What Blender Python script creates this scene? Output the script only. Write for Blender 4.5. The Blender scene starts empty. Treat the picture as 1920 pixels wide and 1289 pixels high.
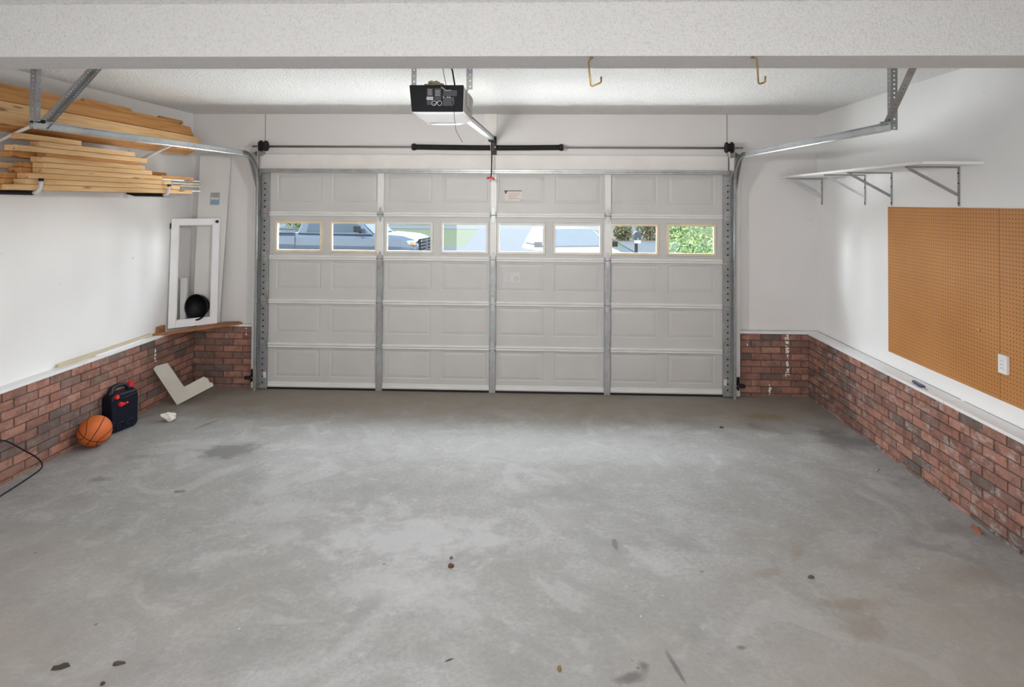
import bpy, bmesh, math, random
from mathutils import Vector, Matrix
random.seed(7)
sc = bpy.context.scene
COL = sc.collection
PI = math.pi

# ------------------------------------------------------------------ camera
CAM_LOC = Vector((0.5548, -6.2953, 1.9753))
yaw, pitch, roll = 0.0346, 0.0181, 0.0068
rx = Vector((math.cos(yaw), math.sin(yaw), 0)); fw = Vector((-math.sin(yaw), math.cos(yaw), 0)); up = Vector((0, 0, 1))
F = fw * math.cos(pitch) + up * math.sin(pitch); U = up * math.cos(pitch) - fw * math.sin(pitch)
R3 = rx * math.cos(roll) + U * math.sin(roll); U3 = U * math.cos(roll) - rx * math.sin(roll)
cd = bpy.data.cameras.new('camera'); cam = bpy.data.objects.new('camera', cd); COL.objects.link(cam)
cam.matrix_world = Matrix(((R3.x, U3.x, -F.x, CAM_LOC.x), (R3.y, U3.y, -F.y, CAM_LOC.y), (R3.z, U3.z, -F.z, CAM_LOC.z), (0, 0, 0, 1)))
cd.sensor_width = 36; cd.lens = 1129.0 / 1920 * 36
cd.shift_x = (960 - 986.307) / 1920; cd.shift_y = (358.15 - 644.5) / 1920
cd.clip_start = 0.05; cd.clip_end = 400
sc.camera = cam

# ------------------------------------------------------------------ world, sun, lamps, exposure
sc.view_settings.view_transform = 'Standard'; sc.view_settings.look = 'None'
sc.view_settings.gamma = 1; sc.view_settings.exposure = 0.25; sc.view_settings.use_curve_mapping = False
world = bpy.data.worlds.new('sky'); sc.world = world; world.use_nodes = True
wn = world.node_tree; wn.nodes.clear()
wo = wn.nodes.new('ShaderNodeOutputWorld'); wb = wn.nodes.new('ShaderNodeBackground')
tc = wn.nodes.new('ShaderNodeTexCoord'); sp = wn.nodes.new('ShaderNodeSeparateXYZ'); cr = wn.nodes.new('ShaderNodeValToRGB')
wn.links.new(tc.outputs['Generated'], sp.inputs[0]); wn.links.new(sp.outputs['Z'], cr.inputs[0])
cr.color_ramp.elements[0].position = 0.0; cr.color_ramp.elements[0].color = (0.92, 0.96, 1, 1)
cr.color_ramp.elements[1].position = 0.7; cr.color_ramp.elements[1].color = (0.62, 0.80, 1, 1)
wn.links.new(cr.outputs[0], wb.inputs[0]); wb.inputs[1].default_value = 3.4
wn.links.new(wb.outputs[0], wo.inputs[0])
try:
    sc.cycles.max_bounces = 10; sc.cycles.diffuse_bounces = 5; sc.cycles.transparent_max_bounces = 16
    sc.cycles.caustics_reflective = False; sc.cycles.caustics_refractive = False
    sc.cycles.sample_clamp_indirect = 6.0
except Exception: pass

def lamp(name, kind, loc, energy, color, aim=None, **kw):
    d = bpy.data.lights.new(name, kind); d.energy = energy; d.color = color
    for k, v in kw.items(): setattr(d, k, v)
    o = bpy.data.objects.new(name, d); COL.objects.link(o); o.location = loc
    if aim is not None: o.rotation_euler = (Vector(aim) - Vector(loc)).to_track_quat('-Z', 'Y').to_euler()
    return o
lamp('sun', 'SUN', (5, -20, 30), 2.6, (1, 0.93, 0.82), aim=(0, 10, 0), angle=0.02)
# added lamps out of view: one behind the camera, others outside the door windows
# (stand-ins for light off the drive and from the sky), then the bulb of the door opener
lamp('rear_fill', 'AREA', (0.2, -6.78, 1.55), 97, (0.985, 0.985, 1), aim=(0.1, 0, 1.3), shape='RECTANGLE', size=3.2, size_y=1.7)
lamp('driveway_fill', 'AREA', (0, 1.95, 0.04), 3300, (1, 0.99, 0.97), aim=(0, 1.9, 5), shape='RECTANGLE', size=9.0, size_y=2.7)
lamp('sky_fill_high', 'AREA', (0, 0.9, 3.4), 1600, (0.96, 0.975, 1), aim=(0, 0, 1.6), shape='RECTANGLE', size=9.0, size_y=1.6)
lamp('sky_fill_low', 'AREA', (0, 3.6, 3.7), 750, (0.96, 0.975, 1), aim=(0, 0, 1.6), shape='RECTANGLE', size=9.0, size_y=1.6)
lamp('sky_fill_side', 'AREA', (-5.5, 1.8, 2.6), 1900, (0.98, 0.985, 1), aim=(0, 0, 1.6), shape='RECTANGLE', size=3.0, size_y=3.0)
lamp('sky_fill_side', 'AREA', (5.5, 1.8, 2.6), 2000, (0.98, 0.985, 1), aim=(0, 0, 1.6), shape='RECTANGLE', size=3.0, size_y=3.0)
lamp('opener_bulb', 'SPOT', (-0.066, -2.765, 2.36), 82, (1, 0.98, 0.95), aim=(-0.066, -1.765, 1.16), shadow_soft_size=0.07, spot_size=math.radians(172), spot_blend=0.35)

# ------------------------------------------------------------------ node helpers
def new_mat(name):
    m = bpy.data.materials.new(name); m.use_nodes = True
    return m, m.node_tree, m.node_tree.nodes['Principled BSDF']
def N(nt, t, **kw):
    n = nt.nodes.new(t)
    for k, v in kw.items():
        if k.startswith('i_'):
            key = k[2:]; key = int(key) if key.isdigit() else key.replace('_', ' ')
            n.inputs[key].default_value = v
        else: setattr(n, k, v)
    return n
def L(nt, a, b): nt.links.new(a, b)
def coords(nt, scale=(1, 1, 1), rot=(0, 0, 0), loc=(0, 0, 0)):
    t = N(nt, 'ShaderNodeTexCoord'); m = N(nt, 'ShaderNodeMapping')
    m.inputs['Scale'].default_value = scale; m.inputs['Rotation'].default_value = rot; m.inputs['Location'].default_value = loc
    L(nt, t.outputs['Object'], m.inputs[0]); return m.outputs[0]
def noise(nt, vec, scale, detail=4, rough=0.5):
    n = N(nt, 'ShaderNodeTexNoise'); n.inputs['Scale'].default_value = scale; n.inputs['Detail'].default_value = detail
    n.inputs['Roughness'].default_value = rough; L(nt, vec, n.inputs['Vector']); return n.outputs[0]
def ramp(nt, fac, stops):
    r = N(nt, 'ShaderNodeValToRGB'); e = r.color_ramp.elements
    while len(e) < len(stops): e.new(0.5)
    for i, (p, c) in enumerate(stops):
        e[i].position = p; e[i].color = (c[0], c[1], c[2], 1) if not isinstance(c, (int, float)) else (c, c, c, 1)
    L(nt, fac, r.inputs[0]); return r.outputs[0]
def mix(nt, fac, a, b, mode='MIX'):
    m = N(nt, 'ShaderNodeMix', data_type='RGBA', blend_type=mode)
    for s, v in ((0, fac), (6, a), (7, b)):
        if isinstance(v, (int, float)): m.inputs[s].default_value = v
        elif isinstance(v, tuple): m.inputs[s].default_value = (v[0], v[1], v[2], 1)
        else: L(nt, v, m.inputs[s])
    return m.outputs[2]
def math_(nt, op, a, b=None, clamp=False):
    m = N(nt, 'ShaderNodeMath', operation=op, use_clamp=clamp)
    for i, v in enumerate((a, b)):
        if v is None: continue
        if isinstance(v, (int, float)): m.inputs[i].default_value = v
        else: L(nt, v, m.inputs[i])
    return m.outputs[0]
def bump(nt, b, h, strength, dist=0.01):
    n = N(nt, 'ShaderNodeBump'); n.inputs['Strength'].default_value = strength; n.inputs['Distance'].default_value = dist
    L(nt, h, n.inputs['Height']); L(nt, n.outputs[0], b.inputs['Normal'])

def plain(name, col, rough=0.6, metal=0.0, var=0.08, vscale=6.0, bmp=0.0, bscale=60, spec=None):
    m, nt, b = new_mat(name); v = coords(nt)
    n = noise(nt, v, vscale, 5)
    c = ramp(nt, n, [(0.3, tuple(x * (1 - var) for x in col)), (0.7, tuple(min(1, x * (1 + var)) for x in col))])
    L(nt, c, b.inputs['Base Color']); b.inputs['Roughness'].default_value = rough; b.inputs['Metallic'].default_value = metal
    if spec is not None: b.inputs['Specular IOR Level'].default_value = spec
    if bmp: bump(nt, b, noise(nt, v, bscale, 3), bmp)
    return m
M = {}
def paint_wall(name, col, scuffs=True):
    m, nt, b = new_mat(name); v = coords(nt)
    big = noise(nt, v, 1.3, 4)
    c = ramp(nt, big, [(0.3, tuple(x * 0.95 for x in col)), (0.7, col)])
    if scuffs:
        sp1 = noise(nt, coords(nt, (1, 1, 0.35)), 9, 6, 0.7)
        f = ramp(nt, sp1, [(0.70, 0.0), (0.80, 0.5)])
        c = mix(nt, f, c, (0.45, 0.42, 0.36))
        sp2 = noise(nt, v, 22, 2); f2 = ramp(nt, sp2, [(0.775, 0.0), (0.80, 0.8)])
        c = mix(nt, f2, c, (0.22, 0.2, 0.18))
    L(nt, c, b.inputs['Base Color']); b.inputs['Roughness'].default_value = 0.55
    bump(nt, b, noise(nt, v, 70, 3), 0.12, 0.004)
    return m
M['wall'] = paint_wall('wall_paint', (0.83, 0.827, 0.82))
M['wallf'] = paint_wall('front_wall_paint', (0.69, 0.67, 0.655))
def popcorn(name, col, sc_=62, lo=0.80, bs=1.0, bd=0.02):
    m, nt, b = new_mat(name); v = coords(nt)
    n1 = noise(nt, v, sc_, 3, 0.65)
    c = ramp(nt, n1, [(0.32, tuple(x * lo for x in col)), (0.5, col)])
    L(nt, c, b.inputs['Base Color']); b.inputs['Roughness'].default_value = 0.9
    bump(nt, b, n1, bs, bd); return m
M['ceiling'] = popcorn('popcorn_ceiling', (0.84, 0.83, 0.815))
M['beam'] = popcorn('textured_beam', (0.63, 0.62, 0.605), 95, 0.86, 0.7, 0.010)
M['trim'] = plain('white_trim_paint', (0.74, 0.74, 0.73), 0.5, var=0.05, vscale=4)
M['trimw'] = plain('bright_white_paint', (0.80, 0.80, 0.81), 0.45, var=0.03)
M['header'] = plain('header_paint', (0.73, 0.70, 0.67), 0.55, var=0.05, vscale=5)

# concrete with located stains
def concrete():
    m, nt, b = new_mat('concrete_floor'); v = coords(nt)
    n1 = noise(nt, v, 0.9, 6, 0.6); n2 = noise(nt, v, 3.5, 8, 0.68); n3 = noise(nt, v, 40, 4, 0.6)
    c = ramp(nt, n1, [(0.32, (0.27, 0.26, 0.25)), (0.55, (0.325, 0.32, 0.31)), (0.72, (0.37, 0.368, 0.365))])
    c = mix(nt, ramp(nt, n2, [(0.35, 0.55), (0.5, 0.0)]), c, (0.22, 0.21, 0.20))
    c = mix(nt, ramp(nt, n2, [(0.55, 0.0), (0.75, 0.5)]), c, (0.43, 0.43, 0.435))
    c = mix(nt, ramp(nt, n3, [(0.35, 0.35), (0.6, 0.0)]), c, (0.18, 0.175, 0.17))
    c = mix(nt, ramp(nt, noise(nt, v, 150, 3, 0.7), [(0.36, 0.35), (0.5, 0.0)]), c, (0.16, 0.155, 0.15))
    c = mix(nt, ramp(nt, noise(nt, v, 11, 7, 0.7), [(0.55, 0.0), (0.72, 0.45)]), c, (0.46, 0.455, 0.45))
    c = mix(nt, ramp(nt, noise(nt, v, 8, 7, 0.72), [(0.30, 0.6), (0.44, 0.0)]), c, (0.21, 0.20, 0.19))
    # trowel swirls
    w = N(nt, 'ShaderNodeTexNoise'); w.inputs['Scale'].default_value = 1.6; w.inputs['Detail'].default_value = 7; w.inputs['Distortion'].default_value = 2.2
    L(nt, v, w.inputs['Vector'])
    c = mix(nt, ramp(nt, w.outputs[0], [(0.42, 0.28), (0.5, 0.0), (0.58, 0.0), (0.66, 0.3)]), c, mix(nt, ramp(nt, w.outputs[0], [(0.45, 0.0), (0.6, 1.0)]), (0.21, 0.20, 0.195), (0.44, 0.437, 0.433)))
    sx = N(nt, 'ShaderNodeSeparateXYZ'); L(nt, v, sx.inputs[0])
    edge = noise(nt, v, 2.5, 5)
    # brown dirt by the garage door, the door's shadow painted in with it
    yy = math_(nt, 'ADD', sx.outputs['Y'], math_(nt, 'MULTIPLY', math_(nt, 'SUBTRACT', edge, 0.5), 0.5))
    dirt_shade = ramp(nt, math_(nt, 'ADD', math_(nt, 'MULTIPLY', yy, 0.5), 1.0), [(0.52, 0.0), (0.72, 0.62)])
    c = mix(nt, dirt_shade, c, (0.20, 0.16, 0.12))
    # old tan dirt towards the rear corners
    for (x, y, r0, s0) in ((-2.6, -4.2, 1.9, 0.5), (2.6, -4.0, 2.0, 0.45)):
        g = spot(nt, v, x, y, r0, r0 * 0.8, 0.3, edge, 0.55)
        c = mix(nt, math_(nt, 'MULTIPLY', g, s0), c, (0.37, 0.325, 0.28))
    # pale patches in the middle
    for (x, y, a, bb, ang, s0) in ((-0.25, -2.75, 0.75, 0.30, 0.1, 0.65), (-0.15, -3.2, 0.5, 0.25, -0.2, 0.5), (0.2, -1.4, 1.6, 0.45, 0, 0.35), (-1.1, -2.45, 0.4, 0.2, 0.2, 0.35)):
        c = mix(nt, math_(nt, 'MULTIPLY', spot(nt, v, x, y, a, bb, ang, n2, 2.1), s0 * 0.8), c, (0.46, 0.46, 0.465))
    for (x, y, a, bb, ang, col, s0) in STAINS:
        c = mix(nt, math_(nt, 'MULTIPLY', spot(nt, v, x, y, a, bb, ang, n2, 1.6), s0), c, col)
    vo = N(nt, 'ShaderNodeTexVoronoi'); vo.inputs['Scale'].default_value = 5.5; L(nt, v, vo.inputs['Vector'])
    nn = noise(nt, v, 2.2, 2)
    sel = math_(nt, 'MULTIPLY', ramp(nt, vo.outputs['Distance'], [(0.035, 1.0), (0.06, 0.0)]), ramp(nt, nn, [(0.5, 0.0), (0.55, 0.8)]))
    c = mix(nt, sel, c, (0.12, 0.11, 0.10))
    vo2 = N(nt, 'ShaderNodeTexVoronoi'); vo2.inputs['Scale'].default_value = 7.3; L(nt, coords(nt, (1, 1, 1), (0, 0, 0.7), (3.1, 1.7, 0)), vo2.inputs['Vector'])
    sel = math_(nt, 'MULTIPLY', ramp(nt, vo2.outputs['Distance'], [(0.025, 1.0), (0.045, 0.0)]), ramp(nt, nn, [(0.42, 0.8), (0.47, 0.0)]))
    c = mix(nt, sel, c, (0.72, 0.71, 0.69))
    L(nt, c, b.inputs['Base Color']); b.inputs['Roughness'].default_value = 0.62
    bump(nt, b, n3, 0.12, 0.004); return m
def spot(nt, v, x, y, a, bb, ang, nz, wob):
    mp = N(nt, 'ShaderNodeMapping', vector_type='TEXTURE'); mp.inputs['Location'].default_value = (x, y, 0)
    mp.inputs['Rotation'].default_value = (0, 0, ang); mp.inputs['Scale'].default_value = (a, bb, 1); L(nt, v, mp.inputs[0])
    ln = N(nt, 'ShaderNodeVectorMath', operation='LENGTH'); L(nt, mp.outputs[0], ln.inputs[0])
    d = math_(nt, 'ADD', ln.outputs['Value'], math_(nt, 'MULTIPLY', math_(nt, 'SUBTRACT', nz, 0.5), wob * 2))
    return ramp(nt, math_(nt, 'MULTIPLY', d, 0.5), [(0.18, 1.0), (0.5, 0.0)])
DG = (0.13, 0.125, 0.125); BR = (0.22, 0.18, 0.14)
STAINS = [(-1.93, -1.6, 0.30, 0.17, 0.7, DG, 0.85), (-2.42, -1.07, 0.16, 0.035, 1.2, DG, 0.7), (-2.58, -2.13, 0.14, 0.06, 0.0, DG, 0.6),
          (-2.55, -1.75, 0.22, 0.05, 0.3, DG, 0.45), (2.60, -0.60, 0.22, 0.09, 0.0, (0.2, 0.155, 0.07), 0.75), (2.55, -0.95, 0.3, 0.1, -0.5, DG, 0.5),
          (3.10, -1.15, 0.35, 0.20, -0.5, DG, 0.75), (0.91, -3.74, 0.085, 0.035, 0.3, (0.12, 0.11, 0.11), 0.9), (0.98, -3.68, 0.03, 0.04, 0.3, (0.12, 0.11, 0.11), 0.9),
          (1.12, -3.70, 0.012, 0.10, 0.25, (0.12, 0.11, 0.11), 0.9), (2.11, -3.22, 0.20, 0.08, 0.1, BR, 0.6), (2.02, -3.4, 0.16, 0.1, 0.4, BR, 0.5),
          (1.98, -2.8, 0.14, 0.04, 1.0, BR, 0.45), (1.43, -3.55, 0.035, 0.02, 0.0, DG, 0.9), (0.961, -2.76, 0.016, 0.06, 0.0, DG, 0.85), (3.05, -2.5, 0.25, 0.12, -0.4, DG, 0.4),
          (0.62, -2.45, 0.18, 0.2, 0.5, (0.3, 0.29, 0.28), 0.6), (-1.0, -2.75, 0.16, 0.13, 0, (0.34, 0.33, 0.32), 0.7), (2.75, -3.0, 0.35, 0.12, 0.3, BR, 0.35),
          (1.72, -3.0, 0.12, 0.05, 0.3, BR, 0.4), (2.78, -2.72, 0.2, 0.08, -0.5, DG, 0.4), (-0.3, -3.35, 0.14, 0.08, 1.0, DG, 0.35)]
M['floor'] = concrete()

def brick_mat(name, white, drips=None, tone=1.0):
    m, nt, b = new_mat(name); v = coords(nt)
    at = N(nt, 'ShaderNodeAttribute', attribute_name='brick_tone')
    c = ramp(nt, at.outputs['Fac'], [(0.0, (0.125, 0.098, 0.09)), (0.18, (0.20, 0.125, 0.10)), (0.3, (0.25, 0.115, 0.085)), (0.65, (0.32, 0.150, 0.108)), (1.0, (0.42, 0.20, 0.14))])
    n = noise(nt, v, 14, 6, 0.65)
    c = mix(nt, ramp(nt, n, [(0.38, 0.65), (0.56, 0.0)]), c, (0.12, 0.068, 0.055))
    c = mix(nt, ramp(nt, noise(nt, v, 5, 5, 0.6), [(0.5, 0.0), (0.7, 0.4)]), c, (0.30, 0.20, 0.17))
    n2 = noise(nt, coords(nt, (1, 1, 1.6)), 9, 7, 0.72)
    c = mix(nt, ramp(nt, n2, [(0.52, 0.0), (0.68, white)]), c, (0.52, 0.47, 0.45))
    if drips:
        sx = N(nt, 'ShaderNodeSeparateXYZ'); L(nt, v, sx.inputs[0])
        wob = math_(nt, 'MULTIPLY', math_(nt, 'SUBTRACT', noise(nt, v, 8, 3), 0.5), 0.06)
        for (ax, pos, w, z0, z1) in drips:
            d = math_(nt, 'ABSOLUTE', math_(nt, 'SUBTRACT', math_(nt, 'ADD', sx.outputs[ax], wob), pos))
            f = math_(nt, 'LESS_THAN', d, w); f = math_(nt, 'MULTIPLY', f, math_(nt, 'GREATER_THAN', sx.outputs['Z'], z0)); f = math_(nt, 'MULTIPLY', f, math_(nt, 'LESS_THAN', sx.outputs['Z'], z1))
            f = math_(nt, 'MULTIPLY', f, math_(nt, 'GREATER_THAN', noise(nt, coords(nt, (1, 1, 1)), 26, 2), 0.46))
            c = mix(nt, f, c, (0.75, 0.73, 0.66))
    L(nt, c, b.inputs['Base Color']); b.inputs['Roughness'].default_value = 0.85
    bump(nt, b, noise(nt, v, 60, 5, 0.6), 0.5, 0.006); return m
M['brick_l'] = brick_mat('brick_left', 0.25, [('Y', -0.62, 0.012, 0.42, 0.54)])
M['brick_r'] = brick_mat('brick_right', 0.62)
M['brick_fl'] = brick_mat('brick_front_left', 0.05, [('X', -2.62, 0.006, 0.54, 0.62)])
M['brick_fr'] = brick_mat('brick_front_right', 0.12, [('X', 3.03, 0.016, 0.2, 0.63), ('X', 2.86, 0.01, 0.0, 0.12), ('X', 2.63, 0.006, 0.5, 0.58)])
M['mortar'] = plain('mortar', (0.15, 0.10, 0.085), 0.95, var=0.25, vscale=20, bmp=0.4)

M['door'] = plain('garage_door_enamel', (0.50, 0.492, 0.478), 0.5, var=0.04, vscale=3, bmp=0.05, bscale=90)
M['rail'] = plain('door_rail_enamel', (0.68, 0.675, 0.66), 0.42, var=0.05, vscale=5)
def galv(name, base, metal=0.85, rough=0.42, dots=None):
    m, nt, b = new_mat(name); v = coords(nt)
    vo = N(nt, 'ShaderNodeTexVoronoi'); vo.inputs['Scale'].default_value = 28; L(nt, v, vo.inputs['Vector'])
    n = noise(nt, v, 5, 5, 0.6)
    c = mix(nt, 0.35, ramp(nt, n, [(0.3, tuple(x * 0.72 for x in base)), (0.7, tuple(min(1, x * 1.15) for x in base))]), mix(nt, 0.82, vo.outputs['Color'], base))
    L(nt, c, b.inputs['Base Color']); b.inputs['Metallic'].default_value = metal; b.inputs['Roughness'].default_value = rough
    return m
M['galv'] = galv('galvanised_steel', (0.40, 0.40, 0.40), 0.7, 0.45)
M['galvd'] = galv('dull_galvanised_steel', (0.33, 0.335, 0.335), 0.6, 0.5)
M['galvb'] = galv('bright_galvanised_steel', (0.66, 0.70, 0.72), 0.7, 0.33)
M['black'] = plain('black_steel', (0.013, 0.012, 0.012), 0.55, 0.1, spec=.3)
M['rubber'] = plain('black_rubber', (0.008, 0.009, 0.010), 0.6, spec=.25)
M['dark'] = plain('dark_hole', (0.012, 0.012, 0.012), 0.9)
M['blackp'] = plain('black_plastic', (0.004, 0.004, 0.005), 0.5, spec=.2)
M['steelrod'] = plain('steel_shaft', (0.38, 0.35, 0.34), 0.35, 0.8)
M['winframe'] = plain('yellowed_window_frame', (0.66, 0.57, 0.42), 0.5, var=0.12, vscale=6)
M['winframew'] = plain('window_frame_grey', (0.62, 0.60, 0.55), 0.5, var=0.06, vscale=6)
M['grilleplastic'] = plain('white_plastic', (0.78, 0.78, 0.77), 0.4)

def glass_pane():
    m, nt, b = new_mat('window_pane_glass'); nt.nodes.remove(b)
    out = nt.nodes['Material Output']; tr = N(nt, 'ShaderNodeBsdfTransparent'); gl = N(nt, 'ShaderNodeBsdfGlossy'); fr = N(nt, 'ShaderNodeLayerWeight'); mx = N(nt, 'ShaderNodeMixShader')
    tr.inputs[0].default_value = (0.93, 0.96, 0.97, 1); gl.inputs['Roughness'].default_value = 0.02; fr.inputs['Blend'].default_value = 0.5
    L(nt, math_(nt, 'ADD', math_(nt, 'MULTIPLY', math_(nt, 'POWER', fr.outputs['Facing'], 5.0), 0.8), 0.03), mx.inputs[0]); L(nt, tr.outputs[0], mx.inputs[1]); L(nt, gl.outputs[0], mx.inputs[2]); L(nt, mx.outputs[0], out.inputs[0]); return m
M['glass'] = glass_pane()

def wood(name, a, bcol, axis='Y', knots=True):
    m, nt, b = new_mat(name)
    s = {'X': (0.6, 9, 9), 'Y': (9, 0.6, 9), 'Z': (9, 9, 0.6)}[axis]
    oi = N(nt, 'ShaderNodeObjectInfo'); t = N(nt, 'ShaderNodeTexCoord')
    off = N(nt, 'ShaderNodeVectorMath', operation='ADD'); comb = N(nt, 'ShaderNodeCombineXYZ')
    r5 = math_(nt, 'MULTIPLY', oi.outputs['Random'], 17.0)
    for i in range(3): L(nt, r5, comb.inputs[i])
    L(nt, t.outputs['Object'], off.inputs[0]); L(nt, comb.outputs[0], off.inputs[1])
    mp = N(nt, 'ShaderNodeMapping'); mp.inputs['Scale'].default_value = s; L(nt, off.outputs[0], mp.inputs[0])
    g = N(nt, 'ShaderNodeTexNoise'); g.inputs['Scale'].default_value = 4; g.inputs['Detail'].default_value = 6; g.inputs['Distortion'].default_value = 0.6; L(nt, mp.outputs[0], g.inputs['Vector'])
    c = ramp(nt, g.outputs[0], [(0.3, bcol), (0.55, a), (0.8, tuple(min(1, x * 1.12) for x in a))])
    c = mix(nt, math_(nt, 'MULTIPLY', oi.outputs['Random'], 0.30), c, bcol)
    if knots:
        vo = N(nt, 'ShaderNodeTexVoronoi'); vo.inputs['Scale'].default_value = 1.0
        mk = N(nt, 'ShaderNodeMapping'); mk.inputs['Scale'].default_value = {'X': (3, 14, 14), 'Y': (14, 3, 14), 'Z': (14, 14, 3)}[axis]; L(nt, off.outputs[0], mk.inputs[0]); L(nt, mk.outputs[0], vo.inputs['Vector'])
        c = mix(nt, ramp(nt, vo.outputs['Distance'], [(0.10, 0.85), (0.20, 0.0)]), c, (0.20, 0.09, 0.035))
    L(nt, c, b.inputs['Base Color']); b.inputs['Roughness'].default_value = 0.65
    return m
M['pine'] = wood('pine_lumber', (0.70, 0.455, 0.225), (0.56, 0.315, 0.13))
M['pineo'] = wood('orange_pine_lumber', (0.54, 0.27, 0.085), (0.38, 0.16, 0.045))
M['plank'] = wood('stained_plank', (0.30, 0.13, 0.05), (0.22, 0.09, 0.035), 'X', False)
M['strip'] = wood('pale_wood_strip', (0.60, 0.52, 0.38), (0.5, 0.42, 0.28), 'Y', False)
M['white_board'] = plain('white_laminate', (0.64, 0.625, 0.60), 0.4, var=0.04, vscale=3)
M['edge_board'] = plain('chipboard_edge', (0.30, 0.27, 0.21), 0.8)

def pegmat():
    m, nt, b = new_mat('pegboard_hardboard'); t = N(nt, 'ShaderNodeTexCoord'); sx = N(nt, 'ShaderNodeSeparateXYZ'); L(nt, t.outputs['Object'], sx.inputs[0])
    ds = []
    for ax in ('Y', 'Z'):
        f = math_(nt, 'FRACT', math_(nt, 'MULTIPLY', sx.outputs[ax], 1 / 0.0254)); d = math_(nt, 'SUBTRACT', f, 0.5); ds.append(math_(nt, 'MULTIPLY', d, d))
    r = math_(nt, 'SQRT', math_(nt, 'ADD', ds[0], ds[1]))
    hole = ramp(nt, r, [(0.13, 1.0), (0.17, 0.0)])
    n = noise(nt, coords(nt), 1.5, 3)
    c = ramp(nt, n, [(0.3, (0.43, 0.18, 0.045)), (0.7, (0.52, 0.235, 0.07))])
    c = mix(nt, hole, c, (0.09, 0.04, 0.015)); L(nt, c, b.inputs['Base Color']); b.inputs['Roughness'].default_value = 0.42
    inv = math_(nt, 'SUBTRACT', 1.0, hole); bump(nt, b, inv, 0.5, 0.003); return m
M['peg'] = pegmat()

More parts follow.
